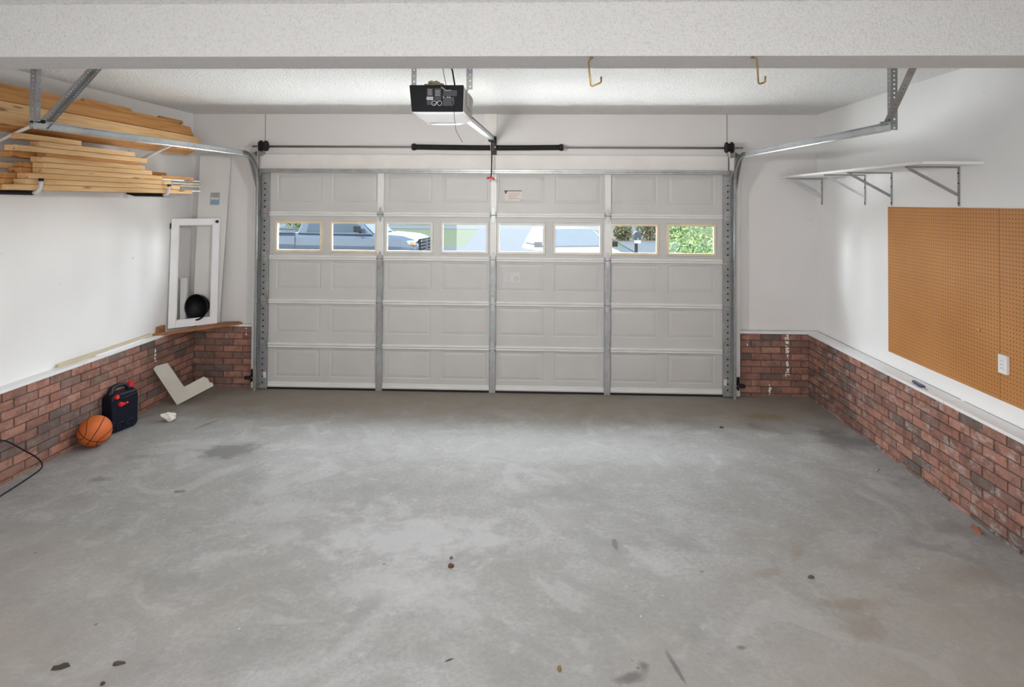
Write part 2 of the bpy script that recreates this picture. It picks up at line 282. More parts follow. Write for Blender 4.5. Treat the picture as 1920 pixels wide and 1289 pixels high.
# ------------------------------------------------------------------ mesh helpers
class MB:
    def __init__(s): s.v = []; s.f = []; s.mi = []; s.att = []
    def add(s, vs, fs, mi=0, att=0.5):
        o = len(s.v); s.v += [Vector(p) for p in vs]; s.f += [tuple(i + o for i in f) for f in fs]; s.mi += [mi] * len(fs); s.att += [att] * len(fs); return s
    def box(s, a, b, mi=0, rot=None, at=None, att=0.5):
        (x0, y0, z0), (x1, y1, z1) = a, b
        vs = [Vector(p) for p in ((x0, y0, z0), (x1, y0, z0), (x1, y1, z0), (x0, y1, z0), (x0, y0, z1), (x1, y0, z1), (x1, y1, z1), (x0, y1, z1))]
        if rot is not None:
            c = Vector(at) if at is not None else sum(vs, Vector()) / 8
            vs = [c + rot @ (p - c) for p in vs]
        return s.add(vs, [(0, 3, 2, 1), (4, 5, 6, 7), (0, 1, 5, 4), (1, 2, 6, 5), (2, 3, 7, 6), (3, 0, 4, 7)], mi, att)
    def prism(s, pts, h, axis='Z', base=0.0, mi=0):
        n = len(pts)
        def P(p, k): return {'Z': (p[0], p[1], k), 'Y': (p[0], k, p[1]), 'X': (k, p[0], p[1])}[axis]
        vs = [P(p, base) for p in pts] + [P(p, base + h) for p in pts]
        return s.add(vs, [tuple(range(n - 1, -1, -1)), tuple(range(n, 2 * n))] + [(i, (i + 1) % n, n + (i + 1) % n, n + i) for i in range(n)], mi)
    def tube(s, pts, r, n=8, mi=0, cap=True):
        pts = [Vector(p) for p in pts]; rs = r if isinstance(r, (list, tuple)) else [r] * len(pts); vs = []; prev = None
        for i, p in enumerate(pts):
            t = (pts[min(i + 1, len(pts) - 1)] - pts[max(i - 1, 0)]).normalized()
            if prev is None:
                a = Vector((0, 0, 1)) if abs(t.z) < 0.9 else Vector((1, 0, 0)); u = t.cross(a).normalized()
            else: u = (prev - t * prev.dot(t)).normalized()
            prev = u; w = t.cross(u)
            vs += [p + (u * math.cos(2 * PI * k / n) + w * math.sin(2 * PI * k / n)) * rs[i] for k in range(n)]
        fs = [(i * n + k, i * n + (k + 1) % n, (i + 1) * n + (k + 1) % n, (i + 1) * n + k) for i in range(len(pts) - 1) for k in range(n)]
        if cap: fs += [tuple(range(n - 1, -1, -1)), tuple((len(pts) - 1) * n + k for k in range(n))]
        return s.add(vs, fs, mi)
    def cyl(s, a, b, r, n=20, mi=0): return s.tube([a, b], r, n, mi)
    def sweep(s, prof, frames, mi=0, close=True):
        """prof: (u, w) points, frames: (origin, U, W)"""
        n = len(prof); vs = []
        for o, u, w in frames: vs += [Vector(o) + Vector(u) * p[0] + Vector(w) * p[1] for p in prof]
        rng = n if close else n - 1
        fs = [(i * n + k, i * n + (k + 1) % n, (i + 1) * n + (k + 1) % n, (i + 1) * n + k) for i in range(len(frames) - 1) for k in range(rng)]
        if close: fs += [tuple(range(n - 1, -1, -1)), tuple((len(frames) - 1) * n + k for k in range(n))]
        return s.add(vs, fs, mi)
    def perf(s, o, dl, dw, length, width, pitch=0.025, hr=0.0045, mi=0):
        o = Vector(o); dl = Vector(dl).normalized(); dw = Vector(dw).normalized(); n = max(1, int(length / pitch)); p = length / n
        for i in range(n):
            cx = (i + 0.5) * p; c = o + dl * cx + dw * (width / 2)
            hx, hy = p / 2, width / 2
            outer = [(hx, 0), (hx, hy), (0, hy), (-hx, hy), (-hx, 0), (-hx, -hy), (0, -hy), (hx, -hy)]
            inner = [(hr * math.cos(k * PI / 4), hr * math.sin(k * PI / 4)) for k in range(8)]
            s.add([c + dl * a + dw * b for a, b in outer + inner], [(k, (k + 1) % 8, 8 + (k + 1) % 8, 8 + k) for k in range(8)], mi)
        return s
    def build(s, name, mats, parent=None, smooth=False, bevel=0.0, seg=2, solid=0.0, local=False, att=None, weld=False, sub=0):
        me = bpy.data.meshes.new(name); vs = s.v
        if parent is not None and not local:
            inv = ROOT[parent.name].inverted(); vs = [inv @ p for p in vs]
        me.from_pydata([tuple(p) for p in vs], [], s.f)
        if weld or smooth or bevel or sub:
            pass
        mats = mats if isinstance(mats, (list, tuple)) else [mats]
        for m in mats: me.materials.append(M[m] if isinstance(m, str) else m)
        for p, i in zip(me.polygons, s.mi): p.material_index = i; p.use_smooth = smooth
        if att:
            a = me.attributes.new(att, 'FLOAT', 'FACE')
            for i, x in enumerate(s.att): a.data[i].value = x
        bm = bmesh.new(); bm.from_mesh(me)
        if weld: bmesh.ops.remove_doubles(bm, verts=bm.verts, dist=1e-5)
        bmesh.ops.recalc_face_normals(bm, faces=bm.faces); bm.to_mesh(me); bm.free()
        o = bpy.data.objects.new(name, me); COL.objects.link(o)
        if parent is not None:
            o.parent = parent; ROOT[o.name] = ROOT[parent.name]
        else: ROOT[o.name] = Matrix.Identity(4)
        if bevel:
            b = o.modifiers.new('bevel', 'BEVEL'); b.width = bevel; b.segments = seg; b.limit_method = 'ANGLE'; b.angle_limit = 0.6
        if solid:
            b = o.modifiers.new('solid', 'SOLIDIFY'); b.thickness = solid; b.offset = 0
        if sub:
            b = o.modifiers.new('sub', 'SUBSURF'); b.levels = sub; b.render_levels = sub
        return o
ROOT = {}
def tag(o, label=None, cat=None, group=None, kind=None):
    if label: o['label'] = label
    if cat: o['category'] = cat
    if group: o['group'] = group
    if kind: o['kind'] = kind
    return o
def thing(name, label, cat, loc=(0, 0, 0), rz=0.0, group=None, kind=None):
    o = bpy.data.objects.new(name, None); o.empty_display_size = 0.1; COL.objects.link(o)
    o.location = loc; o.rotation_euler = (0, 0, rz)
    ROOT[o.name] = Matrix.Translation(Vector(loc)) @ Matrix.Rotation(rz, 4, 'Z')
    return tag(o, label, cat, group, kind)
def struct(mb, name, mats, parent=None, **kw):
    o = mb.build(name, mats, parent, **kw)
    if parent is None: o['kind'] = 'structure'
    return o
def dup(root, loc, rz, label, group=None):
    r = root.copy(); COL.objects.link(r); r.location = loc; r.rotation_euler = (0, 0, rz); r['label'] = label
    if group: r['group'] = group
    for ch in root.children:
        c = ch.copy(); COL.objects.link(c); c.parent = r
        for g in ch.children:
            d = g.copy(); COL.objects.link(d); d.parent = c
    return r
def rounded(x0, y0, x1, y1, r, n=5):
    pts = []
    for cx, cy, a0 in ((x1 - r, y1 - r, 0), (x0 + r, y1 - r, PI / 2), (x0 + r, y0 + r, PI), (x1 - r, y0 + r, 3 * PI / 2)):
        pts += [(cx + r * math.cos(a0 + PI / 2 * k / n), cy + r * math.sin(a0 + PI / 2 * k / n)) for k in range(n + 1)]
    return pts

# ------------------------------------------------------------------ room shell
XL, XR, ZC, YB = -3.26, 3.36, 2.90, -6.95      # drywall faces, ceiling, rear wall
BL, BRX, ZB = -3.18, 3.243, 0.636               # brick faces, brick height
DX, DZ = 2.44, 2.2925                           # door half width and height
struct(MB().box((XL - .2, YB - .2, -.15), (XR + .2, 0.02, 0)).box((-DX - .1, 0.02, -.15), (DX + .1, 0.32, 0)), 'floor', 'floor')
struct(MB().box((XL - .2, YB - .2, ZC), (XR + .2, .4, ZC + .25)), 'ceiling', 'ceiling')
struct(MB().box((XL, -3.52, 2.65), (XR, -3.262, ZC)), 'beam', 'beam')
def brick_run(mb, a, b, axis, face, out, z0, z1, seed):
    """bricks along axis from a to b, face plane at 'face', looking along 'out' (+1/-1)"""
    rnd = random.Random(seed); ch = 0.0677; row = 0; z = z1 - ch
    while z > z0 - ch:
        s0 = a - 0.203 + (0.1015 if row % 2 else 0) + 0.02
        while s0 < b:
            u0, u1 = max(s0 + .0055, a), min(s0 + .1975, b); zz0 = max(z + .006, z0); zz1 = min(z + ch - .005, z1)
            if u1 - u0 > 0.02 and zz1 - zz0 > 0.01:
                d = rnd.uniform(-.0035, .0035); f = face + out * d; bk = face - out * .05; t = rnd.random()
                t = rnd.uniform(0, .2) if t < .17 else rnd.uniform(.22, 1)
                if axis == 'Y': mb.box((min(f, bk), u0, zz0), (max(f, bk), u1, zz1), 0, att=t)
                else: mb.box((u0, min(f, bk), zz0), (u1, max(f, bk), zz1), 0, att=t)
            s0 += 0.203
        z -= ch; row += 1
def side_wall(name, xw, xb, out, mat, seed):
    w = struct(MB().box((min(xw, xw - out * .2), YB, 0), (max(xw, xw - out * .2), .3, ZC)), name, 'wall')
    m = MB().box((min(xb - out * .011, xw), YB, 0), (max(xb - out * .011, xw), 0.06, ZB)).build('mortar_bed', 'mortar', w)
    mb = MB(); brick_run(mb, YB, 0.0, 'Y', xb, out, 0, ZB, seed); mb.build('brick_course', mat, w, att='brick_tone')
    return w
wl = side_wall('wall_left', XL, BL, 1, 'brick_l', 3)
wr = side_wall('wall_right', XR, BRX, -1, 'brick_r', 5)
# front wall around the door opening
YF = 0.06
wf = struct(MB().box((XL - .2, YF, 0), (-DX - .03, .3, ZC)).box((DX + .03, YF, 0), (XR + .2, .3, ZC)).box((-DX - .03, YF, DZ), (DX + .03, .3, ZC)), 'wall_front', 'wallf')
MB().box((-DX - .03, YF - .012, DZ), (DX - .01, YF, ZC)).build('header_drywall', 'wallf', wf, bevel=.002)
MB().box((BL, .011, 0), (-DX - .1, YF, ZB)).box((DX + .1, .011, 0), (BRX, YF, ZB)).build('mortar_bed', 'mortar', wf)
for xx in (-DX - .027, DX - .013): MB().box((xx, YF - .0135, 2.465), (xx + .004, YF - .0119, ZC)).build('drywall_seam', 'mortar', wf)
mb = MB(); brick_run(mb, BL, -DX - .1, 'X', 0, -1, 0, ZB, 11); mb.build('brick_course', 'brick_fl', wf, att='brick_tone')
mb = MB(); brick_run(mb, DX + .1, BRX, 'X', 0, -1, 0, ZB, 12); mb.build('brick_course', 'brick_fr', wf, att='brick_tone')
struct(MB().box((XL, YB - .2, 0), (XR, YB, ZC)), 'wall_back', 'wall')
# ledge boards capping the brick
def trim(n, a, b, mat='trimw', bevel=.003): return struct(MB().box(a, b), 'trim_%d' % n, mat, bevel=bevel)
trim(1, (XL, -6.9, ZB), (BL + .018, -1.55, ZB + .022)); trim(2, (XL, -1.546, ZB), (BL + .018, YF, ZB + .022))
trim(3, (BRX - .018, -6.9, ZB), (XR, -2.13, ZB + .022)); trim(4, (BRX - .018, -2.126, ZB), (XR, YF, ZB + .022))
trim(5, (BL + .018, -.018, ZB), (-DX - .1, YF, ZB + .022), 'trim'); trim(6, (DX + .1, -.018, ZB), (BRX - .018, YF, ZB + .022), 'trim')
for p_, a_, b_ in ((bpy.data.objects['trim_4'], (XR - .004, -2.1, ZB + .0205), (XR, YF - .004, ZB + .0235)), (bpy.data.objects['trim_3'], (XR - .0035, -6.9, ZB + .0205), (XR, -2.14, ZB + .0232)), (bpy.data.objects['trim_6'], (DX + .1, YF - .004, ZB + .0205), (XR - .004, YF, ZB + .0235))):
    MB().box(a_, b_).build('crack', 'dark', p_)
# jambs, header trim, centre board
trim(7, (-DX - .1, -.04, 0), (-DX - .03, YF, DZ + .02), 'trim'); trim(8, (DX + .03, -.04, 0), (DX + .1, YF, DZ + .02), 'trim')
trim(9, (-DX - .03, -.03, DZ + .01), (DX - .02, YF, 2.462), 'header')
trim(10, (-.113, .016, 2.464), (.025, YF - .012, ZC), 'header')
trim(11, (-DX - .1, -.01, DZ + .02), (-DX - .035, YF, 2.55), 'header'); trim(12, (DX + .0, -.01, DZ + .02), (DX + .06, YF, 2.55), 'header')
trim(14, (-DX - .03, .003, 0), (-DX + .035, YF, DZ + .01), 'trim'); trim(15, (DX - .035, .003, 0), (DX + .03, YF, DZ + .01), 'trim'); trim(16, (-DX + .035, .003, DZ - .03), (DX - .035, YF, DZ + .01), 'trim')  # stops added behind the door, out of view, to block light at its edges
# outer reveal of the opening (exterior brick face)
struct(MB().box((-DX - .35, .3, -.3), (-DX - .03, .42, 3.2)).box((DX + .03, .3, -.3), (DX + .35, .42, 3.2)).box((-DX - .03, .3, DZ + .1), (DX + .03, .42, 3.2)), 'trim_13', 'mortar')

# ------------------------------------------------------------------ garage door
door = thing('door_1', None, None, (0, -.03, 0), kind='structure')
door['label'] = 'wide grey sectional garage door with a row of eight small windows'
SH = DZ / 5; YI = -.045; WX = [-2.045, -1.462, -.88, -.297, .291, .874, 1.457, 2.04]; PW = .475
winz0, winz1 = 1.442, 1.748
def panel_section(k):
    z0, z1 = k * SH + .0004, (k + 1) * SH - .0004; mb = MB()
    if k == 3:
        x = -DX
        mb.box((-DX, YI, z0), (DX, 0, winz0 - .007)).box((-DX, YI, winz1 + .007), (DX, 0, z1))
        edges = [-DX] + sum([[c - .247, c + .247] for c in WX], []) + [DX]
        for i in range(0, len(edges), 2): mb.box((edges[i], YI, winz0 - .007), (edges[i + 1], 0 if i in (0, len(edges) - 2) else -.012, winz1 + .007))
    else:
        mb.box((-DX, YI + .012, z0), (DX, 0, z1))
        # flat face pieces around each embossed panel, then the stepped raised panel
        for c in WX:
            a0, a1, b0, b1 = c - PW / 2, c + PW / 2, z0 + .125, z1 - .042
            def ring(o0, o1, yo, yi):
                (x0, x1, q0, q1), (u0, u1, w0, w1) = o0, o1
                mb.add([(x0, yo, q0), (x1, yo, q0), (x1, yo, q1), (x0, yo, q1), (u0, yi, w0), (u1, yi, w0), (u1, yi, w1), (u0, yi, w1)], [(0, 1, 5, 4), (1, 2, 6, 5), (2, 3, 7, 6), (3, 0, 4, 7)])
            i0 = (a0, a1, b0, b1); i1 = (a0 + .010, a1 - .010, b0 + .010, b1 - .010); i2 = (a0 + .044, a1 - .044, b0 + .038, b1 - .038)
            ring(i0, i1, YI, YI + .0042); ring(i1, i2, YI + .0042, YI + .0)
            mb.add([(i2[0], YI, i2[2]), (i2[1], YI, i2[2]), (i2[1], YI, i2[3]), (i2[0], YI, i2[3])], [(0, 1, 2, 3)])
        xs = [-DX] + sum([[c - PW / 2, c + PW / 2] for c in WX], []) + [DX]
        def q(x0, x1, q0, q1): mb.add([(x0, YI, q0), (x1, YI, q0), (x1, YI, q1), (x0, YI, q1)], [(0, 1, 2, 3)])
        q(-DX, DX, z0, z0 + .125); q(-DX, DX, z1 - .042, z1)
        for i in range(0, len(xs), 2): q(xs[i], xs[i + 1], z0 + .125, z1 - .042)
        mb.add([(-DX, YI, z1), (DX, YI, z1), (DX, YI + .012, z1), (-DX, YI + .012, z1)], [(0, 1, 2, 3)])
        mb.add([(-DX, YI, z0), (DX, YI, z0), (DX, YI + .012, z0), (-DX, YI + .012, z0)], [(0, 1, 2, 3)])
    mb.build('door_section', 'door', door)
for k in range(5): panel_section(k)
STX = [-1.178, .0035 + .0, 1.183]
bays = [(-2.355, -1.212), (-1.146, -.033), (.037, 1.15), (1.216, 2.355)]
for j in range(1, 5):
    zc = j * SH
    for (a, b) in bays:
        MB().box((a, YI - .012, zc - .024), (b, YI, zc + .024)).box((a, YI - .026, zc - .020), (b, YI - .012, zc - .004)).box((a, YI - .026, zc + .004), (b, YI - .012, zc + .020)).build('rail', 'rail', door, bevel=.003)
# bottom rail, seal
MB().box((-2.355, YI - .01, .02), (2.355, YI, .075)).box((-2.355, YI - .018, .03), (2.355, YI - .01, .045)).build('bottom_rail', 'rail', door, bevel=.003)
MB().box((-DX, YI - .012, 0), (DX, -.004, .02)).build('bottom_seal', 'black', door)
# centre stiles, one piece per section, with hinges
for x in STX:
    for k in range(5):
        z0, z1 = k * SH + (.0 if k == 0 else .03), (k + 1) * SH - .03
        mat = ['galvd', 'galvd', 'galvd', 'rail', 'rail'][k] if k != 0 else 'galv'
        mb = MB().box((x - .033, YI - .022, z0), (x + .033, YI - .001, z1)).box((x - .033, YI - .026, z0), (x - .029, YI - .022, z1)).box((x + .029, YI - .026, z0), (x + .033, YI - .022, z1))
        mb.build('stile', mat, door, bevel=.002)
def hinge(x, z, mat='galv'):
    hx = []
    mb = MB()
    for s in (1, -1):
        pts = [(x - .022, z + s * .006), (x + .022, z + s * .006), (x + .018, z + s * .04), (x + .007, z + s * .075), (x - .007, z + s * .075), (x - .018, z + s * .04)]
        mb.prism(pts, .006, 'Y', YI - .034)
    mb.cyl((x - .036, YI - .034, z), (x + .036, YI - .034, z), .007, 10)
    for s in (1, -1): mb.cyl((x, YI - .039, z + s * .04), (x, YI - .03, z + s * .04), .006, 8)
    mb.build('hinge', mat, door)
for x in STX:
    for j in range(1, 5): hinge(x, j * SH)
# end stiles with punched holes
for s in (-1, 1):
    x0, x1 = s * 2.358, s * 2.438; xa, xb = min(x0, x1), max(x0, x1)
    for k in range(5):
        mb = MB().box((xa, YI - .024, k * SH + .004), (xb, YI - .001, (k + 1) * SH - .004))
        hb = MB()
        for i in range(6):
            zz = k * SH + .07 + i * .0625; hb.cyl((s * 2.405, YI - .0246, zz), (s * 2.405, YI - .02, zz), .009, 12)
        st = mb.build('end_stile', 'galvd', door, bevel=.002); hb.build('punched_holes', 'dark', st)
    for j in range(1, 5):
        z = j * SH; mb = MB()
        mb.box((min(s * 2.37, s * 2.43), YI - .036, z - .03), (max(s * 2.37, s * 2.43), YI - .025, z + .06))
        mb.cyl((s * 2.385, YI - .045, z), (s * 2.464, YI - .045, z), .006, 8); mb.cyl((s * 2.446, YI - .045, z), (s * 2.464, YI - .045, z), .022, 16)
        mb.cyl((s * 2.385, YI - .035, z + .045), (s * 2.385, YI - .06, z + .045), .012, 8)
        mb.build('roller_hinge', 'galv', door)
    MB().box((min(s * 2.36, s * 2.44), YI - .034, 2.16), (max(s * 2.36, s * 2.44), YI - .025, 2.24)).cyl((s * 2.40, YI - .06, 2.2), (s * 2.46, YI - .06, 2.2), .006, 8).build('top_bracket', 'galv', door)
    MB().box((min(s * 2.37, s * 2.45), YI - .04, .012), (max(s * 2.37, s * 2.45), YI - .025, .05)).cyl((s * 2.385, YI - .05, .03), (s * 2.385, YI - .03, .03), .012, 8).cyl((s * 2.42, YI - .05, .03), (s * 2.42, YI - .03, .03), .012, 8).build('bottom_bracket', 'galv', door)
    MB().box((min(s * 2.365, s * 2.395), YI - .0262, .12), (max(s * 2.365, s * 2.395), YI - .0245, .18)).build('warning_tag', plain('tag_paper', (.7, .66, .6), .7), door)
# top strut
MB().box((-DX, YI - .055, 2.265), (DX - .03, YI - .026, 2.285)).box((-DX, YI - .06, 2.285), (DX - .03, YI - .03, 2.305)).build('strut', 'galv', door, bevel=.002)
# windows in the fourth section
for i, c in enumerate(WX):
    x0, x1, z0, z1 = c - .256, c + .256, 1.427, 1.762; w = .03
    mb = MB(); y0, y1 = YI - .014, YI
    outer = [(x0, z0), (x1, z0), (x1, z1), (x0, z1)]; inn = [(x0 + w, z0 + w), (x1 - w, z0 + w), (x1 - w, z1 - w), (x0 + w, z1 - w)]; inn2 = inn
    vs = [(p[0], y1, p[1]) for p in outer] + [(p[0] + (.006 if p[0] < c else -.006), y0, p[1] + (.006 if p[1] < 1.6 else -.006)) for p in outer] + [(p[0], y0, p[1]) for p in inn] + [(p[0], y1 + .008, p[1]) for p in inn2]
    fs = [(r * 4 + k, r * 4 + (k + 1) % 4, r * 4 + 4 + (k + 1) % 4, r * 4 + 4 + k) for r in range(3) for k in range(4)]
    mb.add(vs, fs)
    f = mb.build('window_frame', 'winframe' if i in (0, 1, 6, 7) else 'winframew', door)
    if i in (0, 1, 6, 7): f['label'] = 'yellowed window frame'
    g = MB().box((x0 + .016, YI + .008, z0 + .016), (x1 - .016, YI + .011, z1 - .016)).build('pane', 'glass', f)
    MB().box((x0 + .008, YI + .011, z0 + .008), (x0 + .027, YI + .018, z1 - .008)).box((x1 - .027, YI + .011, z0 + .008), (x1 - .008, YI + .018, z1 - .008)).box((x0 + .027, YI + .011, z0 + .008), (x1 - .027, YI + .018, z0 + .027)).box((x0 + .027, YI + .011, z1 - .027), (x1 - .027, YI + .018, z1 - .008)).build('outer_frame', 'winframew', f)
# stickers
M['sticker'] = plain('sticker_paper', (.62, .54, .51), .6); M['ink'] = plain('ink', (.08, .075, .07), .7); M['inkg'] = plain('grey_ink', (.30, .30, .30), .7)
st = MB().box((.118, YI - .0018, 1.985), (.29, YI - .0002, 2.085)).build('caution_sticker', 'sticker', door)
mb = MB().box((.112, YI - .003, 2.083), (.292, YI - .0019, 2.091)).box((.286, YI - .003, 1.985), (.291, YI - .0019, 2.0))
mb.prism([(.112, 2.088), (.145, 2.088), (.128, 2.05)], .001, 'Y', YI - .003)
for i in range(4): mb.box((.15 + .01 * (i % 2), YI - .0026, 2.06 - i * .018), (.28 - .02 * (i % 3), YI - .0019, 2.063 - i * .018))
mb.build('sticker_print', 'ink', st)
M['sticker2'] = plain('faded_sticker', (.60, .59, .575), .6)
st = MB().box((.12, YI - .0018, 1.145), (.205, YI - .0002, 1.235)).box((.21, YI - .0018, 1.145), (.28, YI - .0002, 1.24)).build('warning_sticker', 'sticker2', door)
mb = MB()
for i in range(7): mb.box((.128, YI - .0026, 1.155 + i * .011), (.19 - .006 * (i % 3), YI - .0019, 1.1575 + i * .011))
pts = [(.245 + .02 * math.cos(t * PI / 10), YI - .003, 1.178 + .02 * math.sin(t * PI / 10)) for t in range(21)]
mb.tube(pts, .0022, 5); mb.box((.227, YI - .003, 1.1765), (.263, YI - .002, 1.1795), rot=Matrix.Rotation(.8, 3, 'Y')); mb.build('sticker_print', 'inkg', st)

# ------------------------------------------------------------------ tracks
def track(s, label):
    t = thing('door_track', label, 'garage door track', (s * 2.47, -.11, 0), group='door tracks')
    xw = s * 2.468          # web of the channel
    prof = [(-.026, 0), (-.026, -.018), (-.020, -.024), (-.020, -.022), (-.0235, -.018), (-.0235, -.0025), (.0235, -.0025), (.0235, -.018), (.020, -.022), (.020, -.024), (.026, -.018), (.026, 0)]
    Xv = Vector((s, 0, 0)); fr = []
    yv = -.115; zt = 2.135; R = .31
    for z in (.0, zt): fr.append(((xw, yv, z), (0, -1, 0), Xv))
    MB().sweep(prof, fr).build('vertical_track', 'galvd', t)
    fr = [((xw, yv, zt), (0, -1, 0), Xv)]
    for i in range(1, 13):
        a = PI / 2 * i / 12; c = Vector((xw, yv - R, zt)); n = Vector((0, math.cos(a), math.sin(a)))
        fr.append((c + n * R, -n, Xv))
    MB().sweep(prof, fr).build('curved_track', 'galvd', t, smooth=False)
    fr = [((xw, yv - R, zt + R), (0, 0, -1), Xv), ((s * 2.495, -2.83, zt + R - .03), (0, 0, -1), Xv)]
    MB().sweep(prof, fr).build('horizontal_track', 'galvb', t)
    # wall angle with slots
    MB().box((min(s * 2.470, s * 2.473), -.135, .02), (max(s * 2.470, s * 2.473), -.041, 2.24)).box((min(s * 2.473, s * 2.48), -.044, .02), (max(s * 2.473, s * 2.48), -.041, 2.24)).build('track_angle', 'galv', t)
    # flag bracket under the drum and strap along the horizontal track
    mb = MB().prism([(-.05, 2.10), (-.13, 2.10), (-.32, 2.44), (-.05, 2.50)], .003, 'X', s * 2.474)
    mb.build('flag_bracket', 'galv', t)
    # hangers at the rear end
    x = s * 2.52; zt2 = 2.40
    MB().perf((x, -2.79, zt2), (0, 0, 1), (s * 1, 0, 0), ZC - zt2, .036, hr=.0055).perf((x, -2.79, zt2), (0, 0, 1), (0, 1, 0), ZC - zt2, .036, hr=.0055).build('hanger', 'galvd', t, solid=.0022)
    dy = -1 if s > 0 else 1
    dl = Vector((0, dy * .93, 1.0)).normalized(); dw = Vector((0, 1.0, -dy * .93)).normalized() * 1
    ln = (ZC - zt2 - .03) / dl.z
    o0 = Vector((x + s * .004, -2.77, zt2 + .03))
    MB().perf(o0, dl, dw * 1.0, ln, .045, hr=.0065).perf(o0 + (dw * .045 if s < 0 else Vector()), dl, (-s, 0, 0), ln, .042, hr=.0065).build('diagonal_brace', 'galvd', t, solid=.0022)
    mb = MB()
    mb.cyl((s * 2.46, -2.8, 2.435), (s * 2.54, -2.8, 2.435), .007, 8).cyl((s * 2.455, -2.8, 2.435), (s * 2.47, -2.8, 2.435), .012, 6)
    mb.build('end_bolt', 'black' if s < 0 else 'galvd', t)
    return t
track(-1, 'galvanised garage door track curving back beside the stacked pine lumber')
track(1, 'galvanised garage door track curving back on the pegboard side of the garage')

# ------------------------------------------------------------------ torsion spring assembly
ts = thing('torsion_spring_assembly', 'long steel torsion shaft with two black springs above the garage door', 'torsion spring', (0, -.12, 2.535))
MB().cyl((-2.52, -.12, 2.535), (2.54, -.12, 2.535), .0115, 14).build('shaft', 'steelrod', ts, smooth=True)
def spring(x0, x1, sag):
    n = 34; pts = [(x0 + (x1 - x0) * i / n, -.12, 2.535 - sag * math.sin(PI * (i / n) * .5)) for i in range(n + 1)]
    o = MB().tube(pts, .0255, 16)
    turns = int(abs(x1 - x0) / .012); hp = []
    for i in range(turns * 8):
        a = i / 8; u = i / (turns * 8); hp.append((x0 + (x1 - x0) * u, -.12 + .0265 * math.cos(a * 2 * PI), 2.535 - sag * math.sin(PI * u * .5) + .0265 * math.sin(a * 2 * PI)))
    o.tube(hp, .0038, 5); return o
spring(-.80, -.03, .006).build('spring', 'black', ts, smooth=True); spring(.68, .03, .006).build('spring', 'black', ts, smooth=True)
for x in (-.82, .70):
    MB().cyl((x - .022, -.12, 2.535), (x + .022, -.12, 2.535), .032, 18).cyl((x - .01, -.12, 2.535), (x + .01, -.12, 2.535), .037, 18).build('winding_cone', 'black', ts, bevel=.003)
MB().box((-.02, -.125, 2.48), (.02, .014, 2.485)).box((-.025, .006, 2.46), (.025, .014, 2.60)).box((-.012, -.16, 2.49), (.012, -.05, 2.58)).build('center_bracket', plain('rusty_bracket', (.13, .09, .08), .6, .4), ts)
for s in (-1, 1):
    MB().cyl((s * 2.365, -.12, 2.54), (s * 2.385, -.12, 2.54), .055, 24).cyl((s * 2.385, -.12, 2.54), (s * 2.42, -.12, 2.54), .042, 24).cyl((s * 2.42, -.12, 2.54), (s * 2.435, -.12, 2.54), .058, 24).build('cable_drum', 'black', ts, bevel=.003)
    MB().box((min(s * 2.447, s * 2.452), -.15, 2.44), (max(s * 2.447, s * 2.452), -.011, 2.58)).build('bearing_plate', 'galvd', ts)
    MB().cyl((s * 2.447, -.163, 2.54), (s * 2.447, -.125, .05), .0025, 6).build('lift_cable', 'galvd', ts)
# safety sensors
for s, lb in ((-1, 'small black photo eye sensor on the jamb near the wooden-ledge corner'), (1, 'small black photo eye sensor on the jamb beside the paint-dripped brick')):
    t = thing('photo_eye_sensor', lb, 'sensor', (s * 2.5, -.12, .13), group='door safety sensors')
    MB().box((min(s * 2.49, s * 2.56), -.145, .115), (max(s * 2.49, s * 2.56), -.115, .15)).build('sensor_body', 'black', t, bevel=.005)
    MB().box((min(s * 2.488, s * 2.50), -.14, .09), (max(s * 2.488, s * 2.50), -.05, .17)).box((min(s * 2.50, s * 2.53), -.06, .10), (max(s * 2.50, s * 2.53), -.042, .2)).build('mounting_bracket', 'black', t)
    MB().cyl((s * 2.487, -.13, .132), (s * 2.478, -.13, .132), .010, 14).build('lens', plain('sensor_lens', (.25, .1, .08), .2), t)

# ------------------------------------------------------------------ opener
op = thing('garage_door_opener', 'black garage door opener with white light lens hanging from the ceiling', 'garage door opener', (-.06, -2.9, 2.45))
ox0, ox1, oy0, oy1, oz0, oz1 = -.215, .083, -2.95, -2.58, 2.475, 2.625
MB().prism([(ox0 + .012, oz0), (ox1, oz0), (ox1 + .004, oz1), (ox0 - .004, oz1)], .012, 'Y', oy0 - .012).build('back_panel', 'rubber', op, bevel=.004)
M['opener'] = plain('opener_grey_enamel', (.50, .49, .47), .45)
MB().prism([(ox0 + .014, oz0), (ox1 + .004, oz0), (ox1 + .012, oz1 - .02), (ox1 - .005, oz1), (ox0 + .004, oz1)], oy1 - oy0, 'Y', oy0).build('housing', 'opener', op, bevel=.006)
M['lens'] = plain('white_lens', (.80, .80, .81), .25, var=.01)
M['lens'].node_tree.nodes['Principled BSDF'].inputs['Emission Color'].default_value = (1, .99, .97, 1)
M['lens'].node_tree.nodes['Principled BSDF'].inputs['Emission Strength'].default_value = .22
lb = MB(); nx, ny = 16, 10; vs = []
for j in range(ny + 1):
    v = j / ny
    for i in range(nx + 1):
        u = i / nx; x = ox0 + .012 + (ox1 - ox0 - .006) * u; y = oy0 + .0 + (oy1 - oy0) * v
        d = (.034 * (1 - abs(2 * u - 1) ** 5) * min(1, v * 3.2) * (1 - max(0, v - .8) * 4)); vs.append((x, y, oz0 - d))
lb.add(vs, [(j * (nx + 1) + i, j * (nx + 1) + i + 1, (j + 1) * (nx + 1) + i + 1, (j + 1) * (nx + 1) + i) for j in range(ny) for i in range(nx)])
ln = lb.build('light_lens', 'lens', op, smooth=True, solid=.003)
mb = MB()
